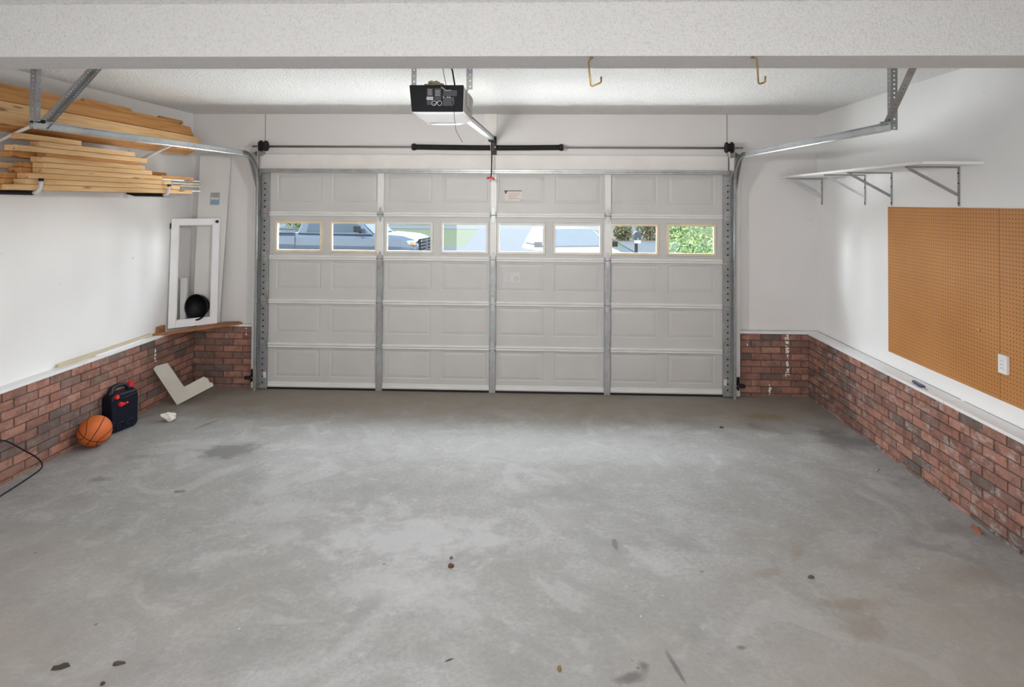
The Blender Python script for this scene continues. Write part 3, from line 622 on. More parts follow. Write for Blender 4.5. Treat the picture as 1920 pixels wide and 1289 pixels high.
for i in range(9):
    x = ox0 + .075 + i * .017; mb.box((x, oy1 - .22, oz0 - .0375), (x + .008, oy1 - .12, oz0 - .034), rot=Matrix.Rotation(.5, 3, 'Z'))
mb.build('lens_rib', 'grilleplastic', ln)
MB().box((ox1 + .002, -2.84, 2.52), (ox1 + .02, -2.66, 2.605)).build('side_cover', 'opener', op, bevel=.012)
M['labelg'] = plain('dark_label', (.055, .055, .065), .5); M['white'] = plain('white_print', (.75, .75, .75), .5)
py = oy0 - .0125
lab = MB().box((-.118, py - .001, 2.513), (-.084, py, 2.606)).box((-.076, py - .001, 2.535), (-.038, py, 2.606)).box((-.028, py - .001, 2.508), (.035, py, 2.556)).box((-.028, py - .001, 2.562), (.05, py, 2.595)).build('control_label', 'labelg', op)
mb = MB().box((-.12, py - .002, 2.551), (-.082, py - .001, 2.557)).box((-.12, py - .002, 2.542), (-.082, py - .001, 2.548))
for cx in (-.078, -.046):
    mb.tube([(cx + .0125 * math.cos(t * PI / 10), py - .002, 2.522 + .0125 * math.sin(t * PI / 10)) for t in range(21)], .0013, 5)
mb.box((-.0655, py - .002, 2.511), (-.0625, py - .001, 2.534), rot=Matrix.Rotation(.5, 3, 'Y')).box((-.080, py - .002, 2.516), (-.072, py - .001, 2.519), rot=Matrix.Rotation(.6, 3, 'Y'))
for cx in (-.022, .0, .012):
    mb.box((cx - .004, py - .002, 2.553), (cx + .004, py - .001, 2.5555)).box((cx - .005, py - .002, 2.554), (cx - .003, py - .001, 2.563))
for i in range(5): mb.box((-.113, py - .002, 2.57 + i * .007), (-.09, py - .001, 2.5712 + i * .007)); mb.box((-.072, py - .002, 2.565 + i * .007), (-.044, py - .001, 2.5662 + i * .007))
mb.build('label_print', 'white', lab)
MB().box((-.14, -2.93, oz1), (-.06, -2.86, oz1 + .012)).tube([(-.09 + .028 * math.cos(t * PI / 8), -2.90 + .028 * math.sin(t * PI / 8), oz1 + .02 + .003 * (t % 3)) for t in range(17)], .007, 8).tube([(-.06 + .022 * math.cos(t * PI / 8), -2.905 + .022 * math.sin(t * PI / 8), oz1 + .012) for t in range(17)], .006, 8).build('coiled_wire', plain('khaki_wire', (.28, .25, .15), .7), op)
MB().tube([(-.045, -2.925, oz1 + .01), (-.035, -2.968, 2.61), (-.01, -2.972, 2.592), (.02, -2.97, 2.594)], .0028, 6).build('bell_wire', plain('pale_wire', (.5, .46, .36), .6), op, smooth=True)
MB().tube([(-.04, -2.92, ZC), (-.015, -2.93, 2.80), (.02, -2.94, 2.71), (.035, -2.95, 2.63), (.036, -2.955, 2.60)], .0045, 8).build('power_cord', 'rubber', op, smooth=True)
MB().tube([(-.055, -2.9, ZC), (-.04, -2.93, 2.74), (-.01, -2.968, 2.62), (.0, -2.97, 2.6)], .0017, 6).build('wire', 'rubber', op, smooth=True)
MB().tube([(.02, -2.97, 2.535), (.036, -2.972, 2.50), (.038, -2.972, 2.44), (.045, -2.95, 2.37), (.075, -2.9, 2.31)], .0013, 5).build('antenna_wire', 'rubber', op, smooth=True)
for x in (-.213, .105):
    MB().perf((x, -2.93, 2.60 if x < 0 else 2.605), (0, 0, 1), (1, 0, 0), ZC - 2.60, .028, pitch=.03, hr=.005).box((x if x < 0 else x - .006, -2.932, 2.60), (x + .001 if x < 0 else x - .003, -2.90, ZC)).build('ceiling_strap', 'galv', op, solid=.002)
# rail from opener to header
def bar(mb, a, b, w, h, mi=0):
    a, b = Vector(a), Vector(b); d = (b - a).normalized(); sdir = d.cross(Vector((0, 0, 1))).normalized() * w / 2; u = sdir.normalized().cross(d) * h / 2
    mb.add([a - sdir - u, a + sdir - u, a + sdir + u, a - sdir + u, b - sdir - u, b + sdir - u, b + sdir + u, b - sdir + u], [(0, 3, 2, 1), (4, 5, 6, 7), (0, 1, 5, 4), (1, 2, 6, 5), (2, 3, 7, 6), (3, 0, 4, 7)], mi); return mb
rail = bar(MB(), (.03, -2.6, 2.515), (.0, -.08, 2.618), .022, .040); bar(rail, (.03, -2.6, 2.497), (.0, -.08, 2.60), .045, .004)
rail.build('opener_rail', 'galvb', op)
bar(MB(), (.030, -2.6, 2.538), (.0, -.08, 2.641), .03, .004).build('chain', 'black', op)
MB().box((-.02, -.10, 2.59), (.022, .014, 2.65)).cyl((-.028, -.09, 2.62), (.03, -.09, 2.62), .028, 14).build('header_bracket', 'black', op)
MB().box((-.03, -.36, 2.575), (.025, -.26, 2.60)).build('trolley', 'black', op, bevel=.004)
bar(MB(), (-.012, -.31, 2.575), (-.012, -.12, 2.27), .004, .028).build('door_arm', 'galvb', op)
MB().tube([(.0, -.30, 2.575), (.003, -.30, 2.4), (-.002, -.30, 2.215)], .0055, 8).build('release_cord', 'rubber', op)
MB().tube([(-.045, -.30, 2.205), (-.015, -.30, 2.212), (.0, -.30, 2.215), (.02, -.30, 2.203), (.032, -.30, 2.195)], [.012, .011, .014, .010, .006], 10).build('release_handle', plain('red_plastic', (.55, .02, .02), .4), op, smooth=True)

# ------------------------------------------------------------------ brass hooks in the beam
M['brass'] = plain('brass', (.42, .29, .10), .35, .9)
h = thing('screw_hook', 'square-bent brass hook in the beam nearer the door opener', 'hook', (.757, -3.50, 2.65), group='brass beam hooks')
MB().tube([(.757, -3.50, 2.652), (.757, -3.505, 2.645), (.757, -3.52, 2.637), (.750, -3.55, 2.628), (.741, -3.563, 2.615), (.744, -3.563, 2.57), (.752, -3.562, 2.505), (.756, -3.562, 2.502), (.795, -3.55, 2.520), (.799, -3.55, 2.524), (.799, -3.55, 2.548)], .0042, 10).build('hook_wire', 'brass', h, smooth=True)
MB().cyl((.757, -3.50, 2.649), (.757, -3.50, 2.642), .009, 14).build('collar', 'brass', h)
h = thing('screw_hook', 'brass hook in the beam nearer the pegboard, seen edge on', 'hook', (1.497, -3.50, 2.65), group='brass beam hooks')
MB().tube([(1.497, -3.50, 2.652), (1.497, -3.52, 2.640), (1.496, -3.552, 2.632), (1.497, -3.56, 2.62), (1.500, -3.56, 2.57), (1.503, -3.56, 2.52), (1.506, -3.57, 2.511), (1.512, -3.60, 2.510), (1.517, -3.607, 2.514), (1.517, -3.608, 2.538)], .0042, 10).build('hook_wire', 'brass', h, smooth=True)
MB().cyl((1.497, -3.50, 2.649), (1.497, -3.50, 2.642), .009, 14).build('collar', 'brass', h)

# ------------------------------------------------------------------ lumber racks
M['rackwhite'] = plain('rack_white_enamel', (.62, .60, .60), .4)
def low_hook(y, label):
    t = thing('lumber_hook', label, 'storage hook', (XL, y, 2.03), group='padded lumber hooks')
    MB().box((XL + .002, y - .02, 1.985), (XL + .008, y + .02, 2.30)).build('wall_plate', 'rackwhite', t, bevel=.002)
    MB().tube([(XL + .01, y, 2.035), (XL + .08, y, 2.017), (-2.93, y, 2.013), (-2.915, y, 2.013)], .016, 12).build('padded_arm', 'rubber', t, smooth=True)
    MB().tube([(-2.915, y, 2.013), (-2.885, y, 2.020), (-2.868, y, 2.045), (-2.864, y, 2.095)], .0135, 12).build('hook_tip', 'rackwhite', t, smooth=True)
    MB().cyl((-2.864, y, 2.092), (-2.864, y, 2.112), .015, 12).build('end_cap', 'rubber', t)
low_hook(-2.34, 'white tipped padded hook at the end of the lower lumber away from the door')
low_hook(-.96, 'white tipped black padded hook holding the lower lumber stack nearer the door')
def up_arm(y, label):
    t = thing('rack_arm', label, 'rack bracket', (XL, y, 2.33), group='upper rack arms')
    MB().box((XL + .002, y - .015, 2.12), (XL + .008, y + .015, 2.42)).build('wall_plate', 'rackwhite', t, bevel=.002)
    MB().tube([(XL + .01, y, 2.315), (-3.12, y, 2.352), (-2.80, y, 2.50)], .012, 10).build('arm', 'rackwhite', t, smooth=True)
up_arm(-2.40, 'grey sloping rack arm under the far-from-door end of the upper lumber')
up_arm(-.93, 'grey sloping rack arm under the upper lumber near the front corner')
low = [('bottom', 2.031, -2.504, -.55, 0, 1), ('second', 2.070, -2.42, -.74, .0, 1), ('third', 2.109, -2.395, -.88, 0, 1), ('fourth', 2.148, -2.275, -1.01, 0, 1), ('fifth', 2.187, -2.276, -1.146, 0, 1),
       ('sixth', 2.226, -2.294, -1.24, 0, 1), ('seventh', 2.290, -2.483, -1.2, -.01, 1), ('eighth', 2.330, -2.29, -1.35, -.012, 0), ('topmost', 2.370, -2.433, -1.93, -.015, 1)]
def board(name, label, cat, x0, x1, y0, y1, z0, z1, mat, group, rot=None):
    c = Vector(((x0 + x1) / 2, (y0 + y1) / 2, (z0 + z1) / 2)); o = MB().box(Vector((x0, y0, z0)) - c, Vector((x1, y1, z1)) - c).build(name, mat, bevel=.0025)
    o.location = c
    if rot: o.rotation_euler = rot
    return tag(o, label, cat, group)
G1 = 'pine boards on the padded hooks'
for i, (nm, z, a, b_, dx, sec) in enumerate(low):
    board('lumber_board', 'pale pine board, %s in the outer column of the lower lumber stack' % nm, 'lumber', -2.985 + dx, -2.898 + dx, a, b_, z, z + .037, 'pine', G1)
back = [('bottom', 2.031, -2.46, -.6), ('second', 2.070, -2.49, -1.3), ('third', 2.109, -2.475, -.9), ('fourth', 2.148, -2.36, -1.0), ('fifth', 2.187, -2.31, -.8), ('sixth', 2.252, -2.42, -1.5), ('seventh', 2.290, -2.40, -1.1)]
for nm, z, a, b_ in back:
    board('lumber_board', 'orange pine board, %s in the wall side column of the lower stack' % nm, 'lumber', -3.082, -2.992, a, b_, z, z + .037, 'pineo', 'boards behind the padded hook boards')
board('lumber_board', 'short darker pine board end resting high beside the wall in the lower stack', 'lumber', -3.18, -3.09, -2.75, -1.9, 2.18, 2.217, 'pine', G1)
board('lumber_board', 'thin pine offcut poking from the lower stack beyond the first hook', 'lumber', -3.18, -3.095, -2.9, -1.2, 2.031, 2.069, 'pine', G1)
board('lumber_board', 'dark orange board in the lower stack poking out toward the corner', 'lumber', -2.995, -2.91, -1.0, -.50, 2.162, 2.192, 'pineo', G1)
# small spacer so that the seventh row rests
board('wood_spacer', 'dark wooden spacer under the upper rows of the lower stack, far end', 'wood block', -2.98, -2.91, -2.25, -1.3, 2.264, 2.289, 'pineo', G1)
for k, (z, a, b_, w) in enumerate(((2.150, -1.0, -.67, .05), (2.120, -.87, -.42, .035), (2.098, -.73, -.40, .03), (2.052, -.54, -.40, .03), (2.150, -.50, -.42, .05))):
    board('trim_strip', ['white painted trim strip on top of the lower lumber near the corner', 'grey trim strip at the corner end of the lower lumber', 'thin pale trim strip under the grey strip by the corner', 'thin white strip end beside the bottom board near the corner', 'short white trim end nearest the leaning board'][k], 'trim strip', -2.97, -2.90, a, b_, z, z + .012, 'trimw' if k in (0, 3, 4) else 'strip', 'trim strips in the lower stack')
# upper pack: tilted on the sloping arms
ta = math.radians(24.8)
def tilted(name, label, u0, u1, w0, w1, y0, y1, mat, group='timbers on the upper rack', cat='lumber'):
    base = Vector((-3.26, 0, 2.307)); uu = Vector((math.cos(ta), 0, math.sin(ta))); ww = Vector((-math.sin(ta), 0, math.cos(ta)))
    c = base + uu * (u0 + u1) / 2 + ww * (w0 + w1) / 2 + Vector((0, (y0 + y1) / 2, 0)); hx, hy, hz = (u1 - u0) / 2, (y1 - y0) / 2, (w1 - w0) / 2
    o = MB().box((-hx, -hy, -hz), (hx, hy, hz)).build(name, mat, bevel=.003); o.location = c; o.rotation_euler = (0, -ta, 0)
    return tag(o, label, cat, group)
u = [.235, .333, .431]
tilted('timber', 'long light pine timber, lower outer one of the upper rack', u[1] + .001, u[2], .012, .120, -2.93, -.42, 'pine')
tilted('timber', 'long orange timber, lower inner one of the upper rack', u[0], u[1] - .001, .012, .122, -2.8, -.40, 'pineo')
tilted('timber', 'long pine timber, upper outer one of the upper rack', u[1] + .001, u[2] - .010, .131, .234, -2.95, -.47, 'pineo')
tilted('timber', 'long orange timber, upper inner one of the upper rack', u[0], u[1] - .001, .129, .236, -2.85, -.44, 'pineo')
tilted('lumber_board', 'orange board lying along the top of the upper lumber rack', u[1] - .02, u[2] - .025, .243, .276, -2.95, -.6, 'pineo')
tilted('wood_block', 'short wood block on the upper lumber nearest the beam', u[1] - .02, u[2] - .05, .279, .315, -2.95, -2.48, 'pineo', 'blocks on the upper lumber', 'wood block')
tilted('wood_block', 'flat wood block on the middle of the upper lumber', u[1] - .03, u[2] - .03, .279, .309, -1.78, -1.25, 'pineo', 'blocks on the upper lumber', 'wood block')
tilted('wood_block', 'short dark wood block at the corner end of the upper lumber', u[1] - .03, u[2] - .04, .279, .309, -.86, -.50, 'pineo', 'blocks on the upper lumber', 'wood block')

# ------------------------------------------------------------------ things in the front corner with the ledge
Z1 = ZB + .022
# plank lying diagonally across the corner
def quadboard(name, pts, z0, h, mat, label, cat, parent=None, bevel=.002):
    c = Vector((sum(p[0] for p in pts) / len(pts), sum(p[1] for p in pts) / len(pts), z0)); o = MB().prism([(p[0] - c.x, p[1] - c.y) for p in pts], h, 'Z', 0).build(name, mat, bevel=bevel)
    o.location = c; return tag(o, label, cat)
quadboard('wood_plank', [(-3.235, -.60), (-3.14, -.56), (-2.66, .0), (-2.72, .05), (-2.86, .03)], Z1, .02, 'plank', 'stained brown plank laid across the corner on the brick ledge', 'plank')
quadboard('wood_strip', [(-3.245, -1.72), (-3.225, -1.72), (-3.225, -.62), (-3.245, -.62)], Z1, .03, 'strip', 'long thin pale wood strip lying on the brick ledge beneath the lumber', 'wood strip')
quadboard('wood_strip', [(-3.22, -1.36), (-3.195, -1.36), (-3.195, -.75), (-3.22, -.75)], Z1, .012, 'trimw', 'short white painted strip beside the long pale strip on the ledge', 'wood strip')
# tall white board leaning in the corner
t = thing('leaning_board', 'tall narrow white board leaning in the corner behind the empty frame', 'board', (-2.98, -.06, Z1 + .02))
a0, a1, b0_, b1 = Vector((-3.14, -.10, Z1 + .022)), Vector((-2.885, -.045, Z1 + .022)), Vector((-3.13, -.025, 2.45)), Vector((-2.8315, .0394, 2.45))
def slab(A, B, C, D, th):
    n = (B - A).cross(D - A).normalized() * th; return MB().add([A, B, C, D, A + n, B + n, C + n, D + n], [(0, 3, 2, 1), (4, 5, 6, 7), (0, 1, 5, 4), (1, 2, 6, 5), (2, 3, 7, 6), (3, 0, 4, 7)])
_n = (a1 - a0).cross(b0_ - a0); slab(a0, a1, b1, b0_, -.016 if _n.y < 0 else .016).build('board_face', 'white_board', t, bevel=.001)
def on_slab(u, v): return a0 * (1 - u) * (1 - v) + a1 * u * (1 - v) + b1 * u * v + b0_ * (1 - u) * v
nb = (a1 - a0).cross(b0_ - a0).normalized(); nb = nb if nb.y < 0 else -nb
def patch(u0, u1, v0, v1, off): return MB().add([on_slab(u0, v0) + nb * off, on_slab(u1, v0) + nb * off, on_slab(u1, v1) + nb * off, on_slab(u0, v1) + nb * off], [(0, 1, 2, 3)])
sk = patch(.40, .72, .70, .775, .0022).build('price_sticker', plain('sticker_grey', (.36, .34, .31), .6), t, solid=.0006)
patch(.43, .70, .707, .728, .0032).build('sticker_band', plain('sticker_blue', (.16, .36, .55), .6), sk, solid=.0006)
patch(.42, .70, .735, .742, .0032).build('sticker_line', 'white', sk, solid=.0006)
patch(.45, .68, .752, .770, .0032).build('sticker_text', 'inkg', sk, solid=.0006)
# empty cabinet door frame
bl, br_ = Vector((-3.225, -.375, Z1 + .022)), Vector((-2.885, -.085, Z1 + .022))
wdir = (br_ - bl).normalized(); upv = Vector((-.02, .06, 1.09)).normalized(); W = (br_ - bl).length; H = 1.10
ndir = wdir.cross(upv).normalized(); ndir = ndir if ndir.y < 0 else -ndir
t = thing('cabinet_door_frame', 'empty white cabinet door frame leaning upright in the corner on the ledge', 'frame', bl)
def fbar(u0, u1, v0, v1, th=.02, off=0):
    P = lambda a, b_, k: bl + wdir * a + upv * b_ + ndir * k
    return [P(u0, v0, off), P(u1, v0, off), P(u1, v1, off), P(u0, v1, off), P(u0, v0, off - th), P(u1, v0, off - th), P(u1, v1, off - th), P(u0, v1, off - th)]
BF = [(0, 1, 2, 3), (7, 6, 5, 4), (0, 4, 5, 1), (1, 5, 6, 2), (2, 6, 7, 3), (3, 7, 4, 0)]
sw = .062
MB().add(fbar(0, sw, 0, H), BF).build('stile', 'trimw', t, bevel=.002); MB().add(fbar(W - sw, W, 0, H), BF).build('stile', 'trimw', t, bevel=.002)
MB().add(fbar(sw, W - sw, H - .062, H), BF).build('top_rail', 'trimw', t, bevel=.002); MB().add(fbar(sw, W - sw, 0, .075), BF).build('bottom_rail', 'trimw', t, bevel=.002)
MB().add(fbar(sw, W - sw, .068, .08, .006, .003), BF).add(fbar(sw - .001, sw + .01, .07, H - .06, .006, .003), BF).add(fbar(W - sw - .01, W - sw + .001, .07, H - .06, .006, .003), BF).add(fbar(sw, W - sw, H - .07, H - .06, .006, .003), BF).build('inner_bead', 'trim', t)
kc = bl + wdir * (W - .032) + upv * (H - .035)
MB().cyl(kc, kc + ndir * .02, .013, 16).cyl(kc + ndir * .018, kc + ndir * .028, .016, 16).build('knob', 'black', t)
hc = bl + upv * (H - .075)
MB().add([p + upv * 0 for p in fbar(-.012, 0, H - .10, H - .045, .018)], BF).build('hinge', 'black', t)
# upright offcut, black pot, cans behind the frame
sb = MB().box((-3.215, -.20, Z1 + .022), (-3.155, -.17, 1.165)).build('wood_offcut', 'trim', bevel=.002)
tag(sb, 'short upright white offcut standing behind the empty frame', 'board')
c0 = Vector((-3.045, -.150, .868))
t = thing('plastic_bucket', 'black round bucket lying on its side behind the empty frame', 'bucket', (c0.x, c0.y, Z1 + .02))
axis = Vector((.12, -1, .0)).normalized()
bk = MB(); pr = [(0.0, .134), (.006, .139), (.012, .134), (.16, .11)]
pts = [c0 + axis * (.06 - p[0]) for p in pr]
e1 = Vector((axis.y, -axis.x, 0)).normalized(); e2 = Vector((0, 0, 1))
rings = [(0.06, .122), (.066, .127), (.072, .127), (.072, .12), (.05, .118), (-.02, .11), (-.024, .0)]
inner = []
n = 40; vs = []
for (d, r) in [(-.03, .0), (-.03, .112), (.055, .120), (.058, .134), (.064, .136), (.066, .130), (.060, .121), (-.02, .108), (-.02, .0)]:
    vs += [c0 + axis * d + (e1 * math.cos(2 * PI * k / n) * .84 + e2 * math.sin(2 * PI * k / n)) * max(r, .0005) for k in range(n)]
MB().add(vs, [(i * n + k, i * n + (k + 1) % n, (i + 1) * n + (k + 1) % n, (i + 1) * n + k) for i in range(8) for k in range(n)]).build('bucket_shell', 'blackp', t, smooth=True)
t = thing('tin_can', 'small tin lying on the corner plank with its pale lid outward', 'can', (-3.14, -.22, Z1 + .055))
MB().cyl((-3.16, -.14, Z1 + .062), (-3.13, -.235, Z1 + .062), .038, 24).build('can_body', plain('tin', (.3, .27, .25), .4, .5), t)
MB().cyl((-3.13, -.235, Z1 + .062), (-3.1285, -.241, Z1 + .062), .036, 24).build('lid', plain('pale_lid', (.6, .57, .56), .5), t)
cr_ = MB(); rn = random.Random(4)
bmx = bmesh.new(); bmesh.ops.create_icosphere(bmx, subdivisions=3, radius=.06)
for v in bmx.verts: v.co *= (1 + rn.uniform(-.25, .3)); v.co.z *= .9
cr_.add([v.co + Vector((-3.185, -.04, Z1 + .11)) for v in bmx.verts], [tuple(v.index for v in f.verts) for f in bmx.faces]); bmx.free()
tag(cr_.build('crumpled_bag', plain('amber_plastic', (.55, .30, .05), .3, var=.3, vscale=30)), 'crumpled amber plastic bag stuffed behind the tin in the corner', 'bag')
bx = MB().box((-3.25, -.52, Z1), (-3.22, -.42, Z1 + .07)).build('wood_scrap', 'plank', bevel=.003); tag(bx, 'small reddish wood scrap on the ledge left of the empty frame', 'wood block')

# ------------------------------------------------------------------ L shaped offcut on the floor
t = thing('countertop_offcut', 'L-shaped white board offcut leaning against the brick in the corner', 'offcut', (-3.0, -.5, 0))
A = Vector((-2.981, -.597, .0)); e = Vector((.283, .13, .15)).normalized(); g = Vector((-.179, -.098, .376)).normalized()
nn = e.cross(g).normalized(); nn = nn if nn.y < 0 else -nn
LP = [(0, 0), (.343, 0), (.350, .03), (.330, .045), (.334, .09), (.312, .125), (.135, .125), (.128, .13), (.122, .41), (.03, .432), (.0, .42)]
vsf = [A + e * p[0] + g * p[1] for p in LP]; vsb = [p - nn * .022 for p in vsf]; n = len(LP)
M['offcut'] = plain('laminate_offcut', (.60, .57, .50), .4, var=.06)
MB().add(vsf + vsb, [tuple(range(n)), tuple(range(2 * n - 1, n - 1, -1))] + [(i, (i + 1) % n, n + (i + 1) % n, n + i) for i in range(n)], 0).build('board_face', 'offcut', t)
# ------------------------------------------------------------------ jerry can
t = thing('jerry_can', 'black plastic water jug with red caps standing against the brick wall', 'jug', (-3.097, -1.214, 0), 1.296)
prof = rounded(-.155, 0, .155, .395, .045, 6)
def lofted(profile, stations):
    vs = []; n = len(profile); cx = sum(p[0] for p in profile) / n; cz = sum(p[1] for p in profile) / n
    for y, s in stations: vs += [(cx + (p[0] - cx) * s, y, cz + (p[1] - cz) * s) for p in profile]
    fs = [(i * n + k, i * n + (k + 1) % n, (i + 1) * n + (k + 1) % n, (i + 1) * n + k) for i in range(len(stations) - 1) for k in range(n)] + [tuple(range(n)), tuple((len(stations) - 1) * n + k for k in range(n))]
    return MB().add(vs, fs)
M['jug'] = plain('navy_black_plastic', (.006, .007, .018), .35, spec=.3)
TH = .062
body = lofted(rounded(-.125, 0, .125, .325, .045, 6), [(-TH, .93), (-TH + .012, .985), (-TH + .02, 1), (TH - .02, 1), (TH - .012, .985), (TH, .93)]).build('body', 'jug', t, local=True, smooth=False, bevel=.004)
# raised shoulders and carrying handle
MB().tube([(-.085, 0, .30), (-.082, .01, .335), (-.065, .02, .36), (-.01, .025, .372), (.05, .02, .368), (.082, .01, .345), (.09, 0, .30)], [.035, .026, .019, .017, .017, .024, .035], 12).build('handle', 'jug', t, local=True, smooth=True)
MB().cyl((.092, .0, .335), (.094, .0, .385), .019, 16).cyl((.092, .0, .34), (.092, .0, .37), .022, 12).build('spout_cap', plain('red_plastic_cap', (.62, .02, .02), .35), t, local=True)
M['red_cap'] = bpy.data.materials['red_plastic_cap']
MB().cyl((-.088, -TH + .01, .30), (-.090, -TH - .022, .308), .017, 18).cyl((-.090, -TH - .02, .308), (-.091, -TH - .028, .31), .012, 18).build('screw_cap', 'red_cap', t, local=True)
MB().cyl((-.05, -TH + .01, .235), (-.05, -TH - .02, .235), .020, 18).box((-.066, -TH - .030, .226), (-.020, -TH - .018, .244)).cyl((-.012, -TH - .02, .235), (.004, -TH - .025, .24), .010, 10).build('tap', 'red_cap', t, local=True, bevel=.003)
for cx_ in (-.045, .045): MB().tube([(cx_ + .034 * math.cos(a * PI / 12), -TH - .001, .045 + .034 * math.sin(a * PI / 12)) for a in range(-3, 16)], .008, 8).build('molded_grip', 'jug', t, local=True, smooth=True)
MB().tube([(-.055, -TH - .001, .285), (.0, -TH - .002, .275), (.10, -TH - .001, .30)], .008, 8).build('molded_rib', 'jug', t, local=True, smooth=True)
# ------------------------------------------------------------------ basketball
t = thing('basketball', 'orange basketball on the floor against the brick wall', 'ball', (-3.045, -1.57, .119), .6)
M['ball'] = plain('basketball_leather', (.56, .125, .022), .55, var=.1, vscale=9, bmp=.35, bscale=330)
bm = bmesh.new(); bmesh.ops.create_uvsphere(bm, u_segments=48, v_segments=32, radius=.1185); mb = MB().add([v.co.copy() for v in bm.verts], [tuple(v.index for v in f.verts) for f in bm.faces]); bm.free()
mb.build('ball_skin', 'ball', t, local=True, smooth=True)
r = .1187; sm = MB(); rotm = Matrix.Rotation(.55, 3, 'Y') @ Matrix.Rotation(.35, 3, 'X')
def seam(fn): sm.tube([rotm @ (Vector(fn(i / 48 * 2 * PI)).normalized() * r) for i in range(49)], .0026, 6)
seam(lambda a: (math.cos(a), math.sin(a), 0)); seam(lambda a: (0, math.cos(a), math.sin(a)))
for s in (-1, 1): seam(lambda a: (s * (.75 - .35 * math.cos(2 * a)) if True else 0, .85 * math.cos(a), .85 * math.sin(a)))
sm.build('seam', 'black', t, local=True, smooth=True)
# ------------------------------------------------------------------ tissue, cord, debris
bm = bmesh.new(); bmesh.ops.create_icosphere(bm, subdivisions=4, radius=.038); rn = random.Random(9)
from mathutils import noise as mnoise
for v in bm.verts:
    k = mnoise.noise(v.co * 38) * .55 + mnoise.noise(v.co * 90) * .3 + 1; v.co *= k; v.co.x *= 1.5; v.co.z = v.co.z * .85
zm = min(v.co.z for v in bm.verts)
o = MB().add([v.co - Vector((0, 0, zm)) for v in bm.verts], [tuple(v.index for v in f.verts) for f in bm.faces]).build('crumpled_tissue', plain('tissue', (.82, .80, .74), .9)); bm.free()
o.location = (-2.795, -1.005, 0); tag(o, 'small crumpled white tissue on the floor beyond the black jug', 'tissue')
o = MB().tube([(-3.165, -2.45, .35), (-3.16, -2.298, .344), (-3.155, -2.21, .28), (-3.145, -2.12, .19), (-3.13, -2.04, .12), (-3.11, -1.99, .05), (-3.10, -2.0, .012), (-3.09, -2.08, .007), (-3.07, -2.2, .007), (-3.05, -2.32, .007), (-3.03, -2.5, .007), (-3.0, -2.9, .007)], .0055, 8).build('cable', 'rubber', smooth=True)
sb = o.modifiers.new('s', 'SUBSURF'); sb.levels = 1; sb.render_levels = 1
tag(o, 'thin black cable looping from the brick wall onto the concrete floor', 'cable')
def scrap(name, x, y, sx, sy, rot, col, label, cat, h=.006, seed=1):
    rn = random.Random(seed); n = 9; top = []; bot = []
    for k in range(n):
        a = 2 * PI * k / n; rr = rn.uniform(.7, 1.15); p = Vector((math.cos(a) * sx * rr, math.sin(a) * sy * rr, 0)); p = Matrix.Rotation(rot, 3, 'Z') @ p
        bot.append(p); top.append(p * .8 + Vector((0, 0, h * rn.uniform(.6, 1.2))))
    o = MB().add(bot + top + [Vector((0, 0, h * 1.1))], [tuple(range(n - 1, -1, -1))] + [(k, (k + 1) % n, n + (k + 1) % n, n + k) for k in range(n)] + [(n + k, n + (k + 1) % n, 2 * n) for k in range(n)]).build(name, plain(name + '_mat', col, .85))
    o.location = (x, y, 0); return tag(o, label, cat)
scrap('dead_leaf', .048, -3.02, .016, .018, .2, (.10, .04, .02), 'small dark brown leaf scrap in the pale middle of the floor', 'leaf', .012, 2)
scrap('pebble', .04, -2.945, .010, .012, 0, (.12, .11, .11), 'tiny grey pebble just beyond the brown leaf scrap', 'pebble', .010, 3)
scrap('pebble', 2.101, -.915, .020, .012, 0, (.06, .055, .05), 'dark pebble on the floor a step in from the door end near the pegboard wall', 'pebble', .012, 4)
scrap('dead_leaf', -1.475, -3.795, .035, .012, .3, (.05, .04, .028), 'curled brown leaf near the front floor edge below the basketball side', 'leaf', .012, 5)
scrap('dead_leaf', -1.25, -3.765, .028, .010, .2, (.07, .055, .04), 'smaller frayed brown leaf beside the curled one', 'leaf', .010, 6)
scrap('dead_leaf', -1.24, -3.87, .012, .010, 0, (.06, .05, .035), 'tiny leaf crumb at the very bottom of the view', 'leaf', .008, 7)
scrap('dead_leaf', -1.906, -2.277, .045, .014, .1, (.22, .21, .19), 'grey curled leaf on the floor past the cable', 'leaf', .010, 8)
scrap('pebble', .62, -3.715, .010, .012, 0, (.20, .14, .06), 'small tan nut on the floor at the bottom centre', 'pebble', .016, 9)
scrap('twig', .147, -3.682, .022, .003, .5, (.08, .07, .06), 'short dark twig on the floor near the bottom centre', 'twig', .004, 10)
scrap('gravel_bit', 1.96, -3.03, .018, .012, .4, (.08, .075, .07), 'dark gravel crumb at the end of the floor scratch', 'pebble', .010, 11)
scrap('wood_chip', 3.02, -1.70, .030, .006, .7, (.45, .44, .40), 'pale sliver of wood on the floor near the right brick wall', 'wood chip', .006, 12)
scrap('brick_chip', 3.17, -2.52, .05, .022, 1.5, (.28, .10, .06), 'broken red brick chip at the foot of the brick under the pegboard', 'brick chip', .02, 13)

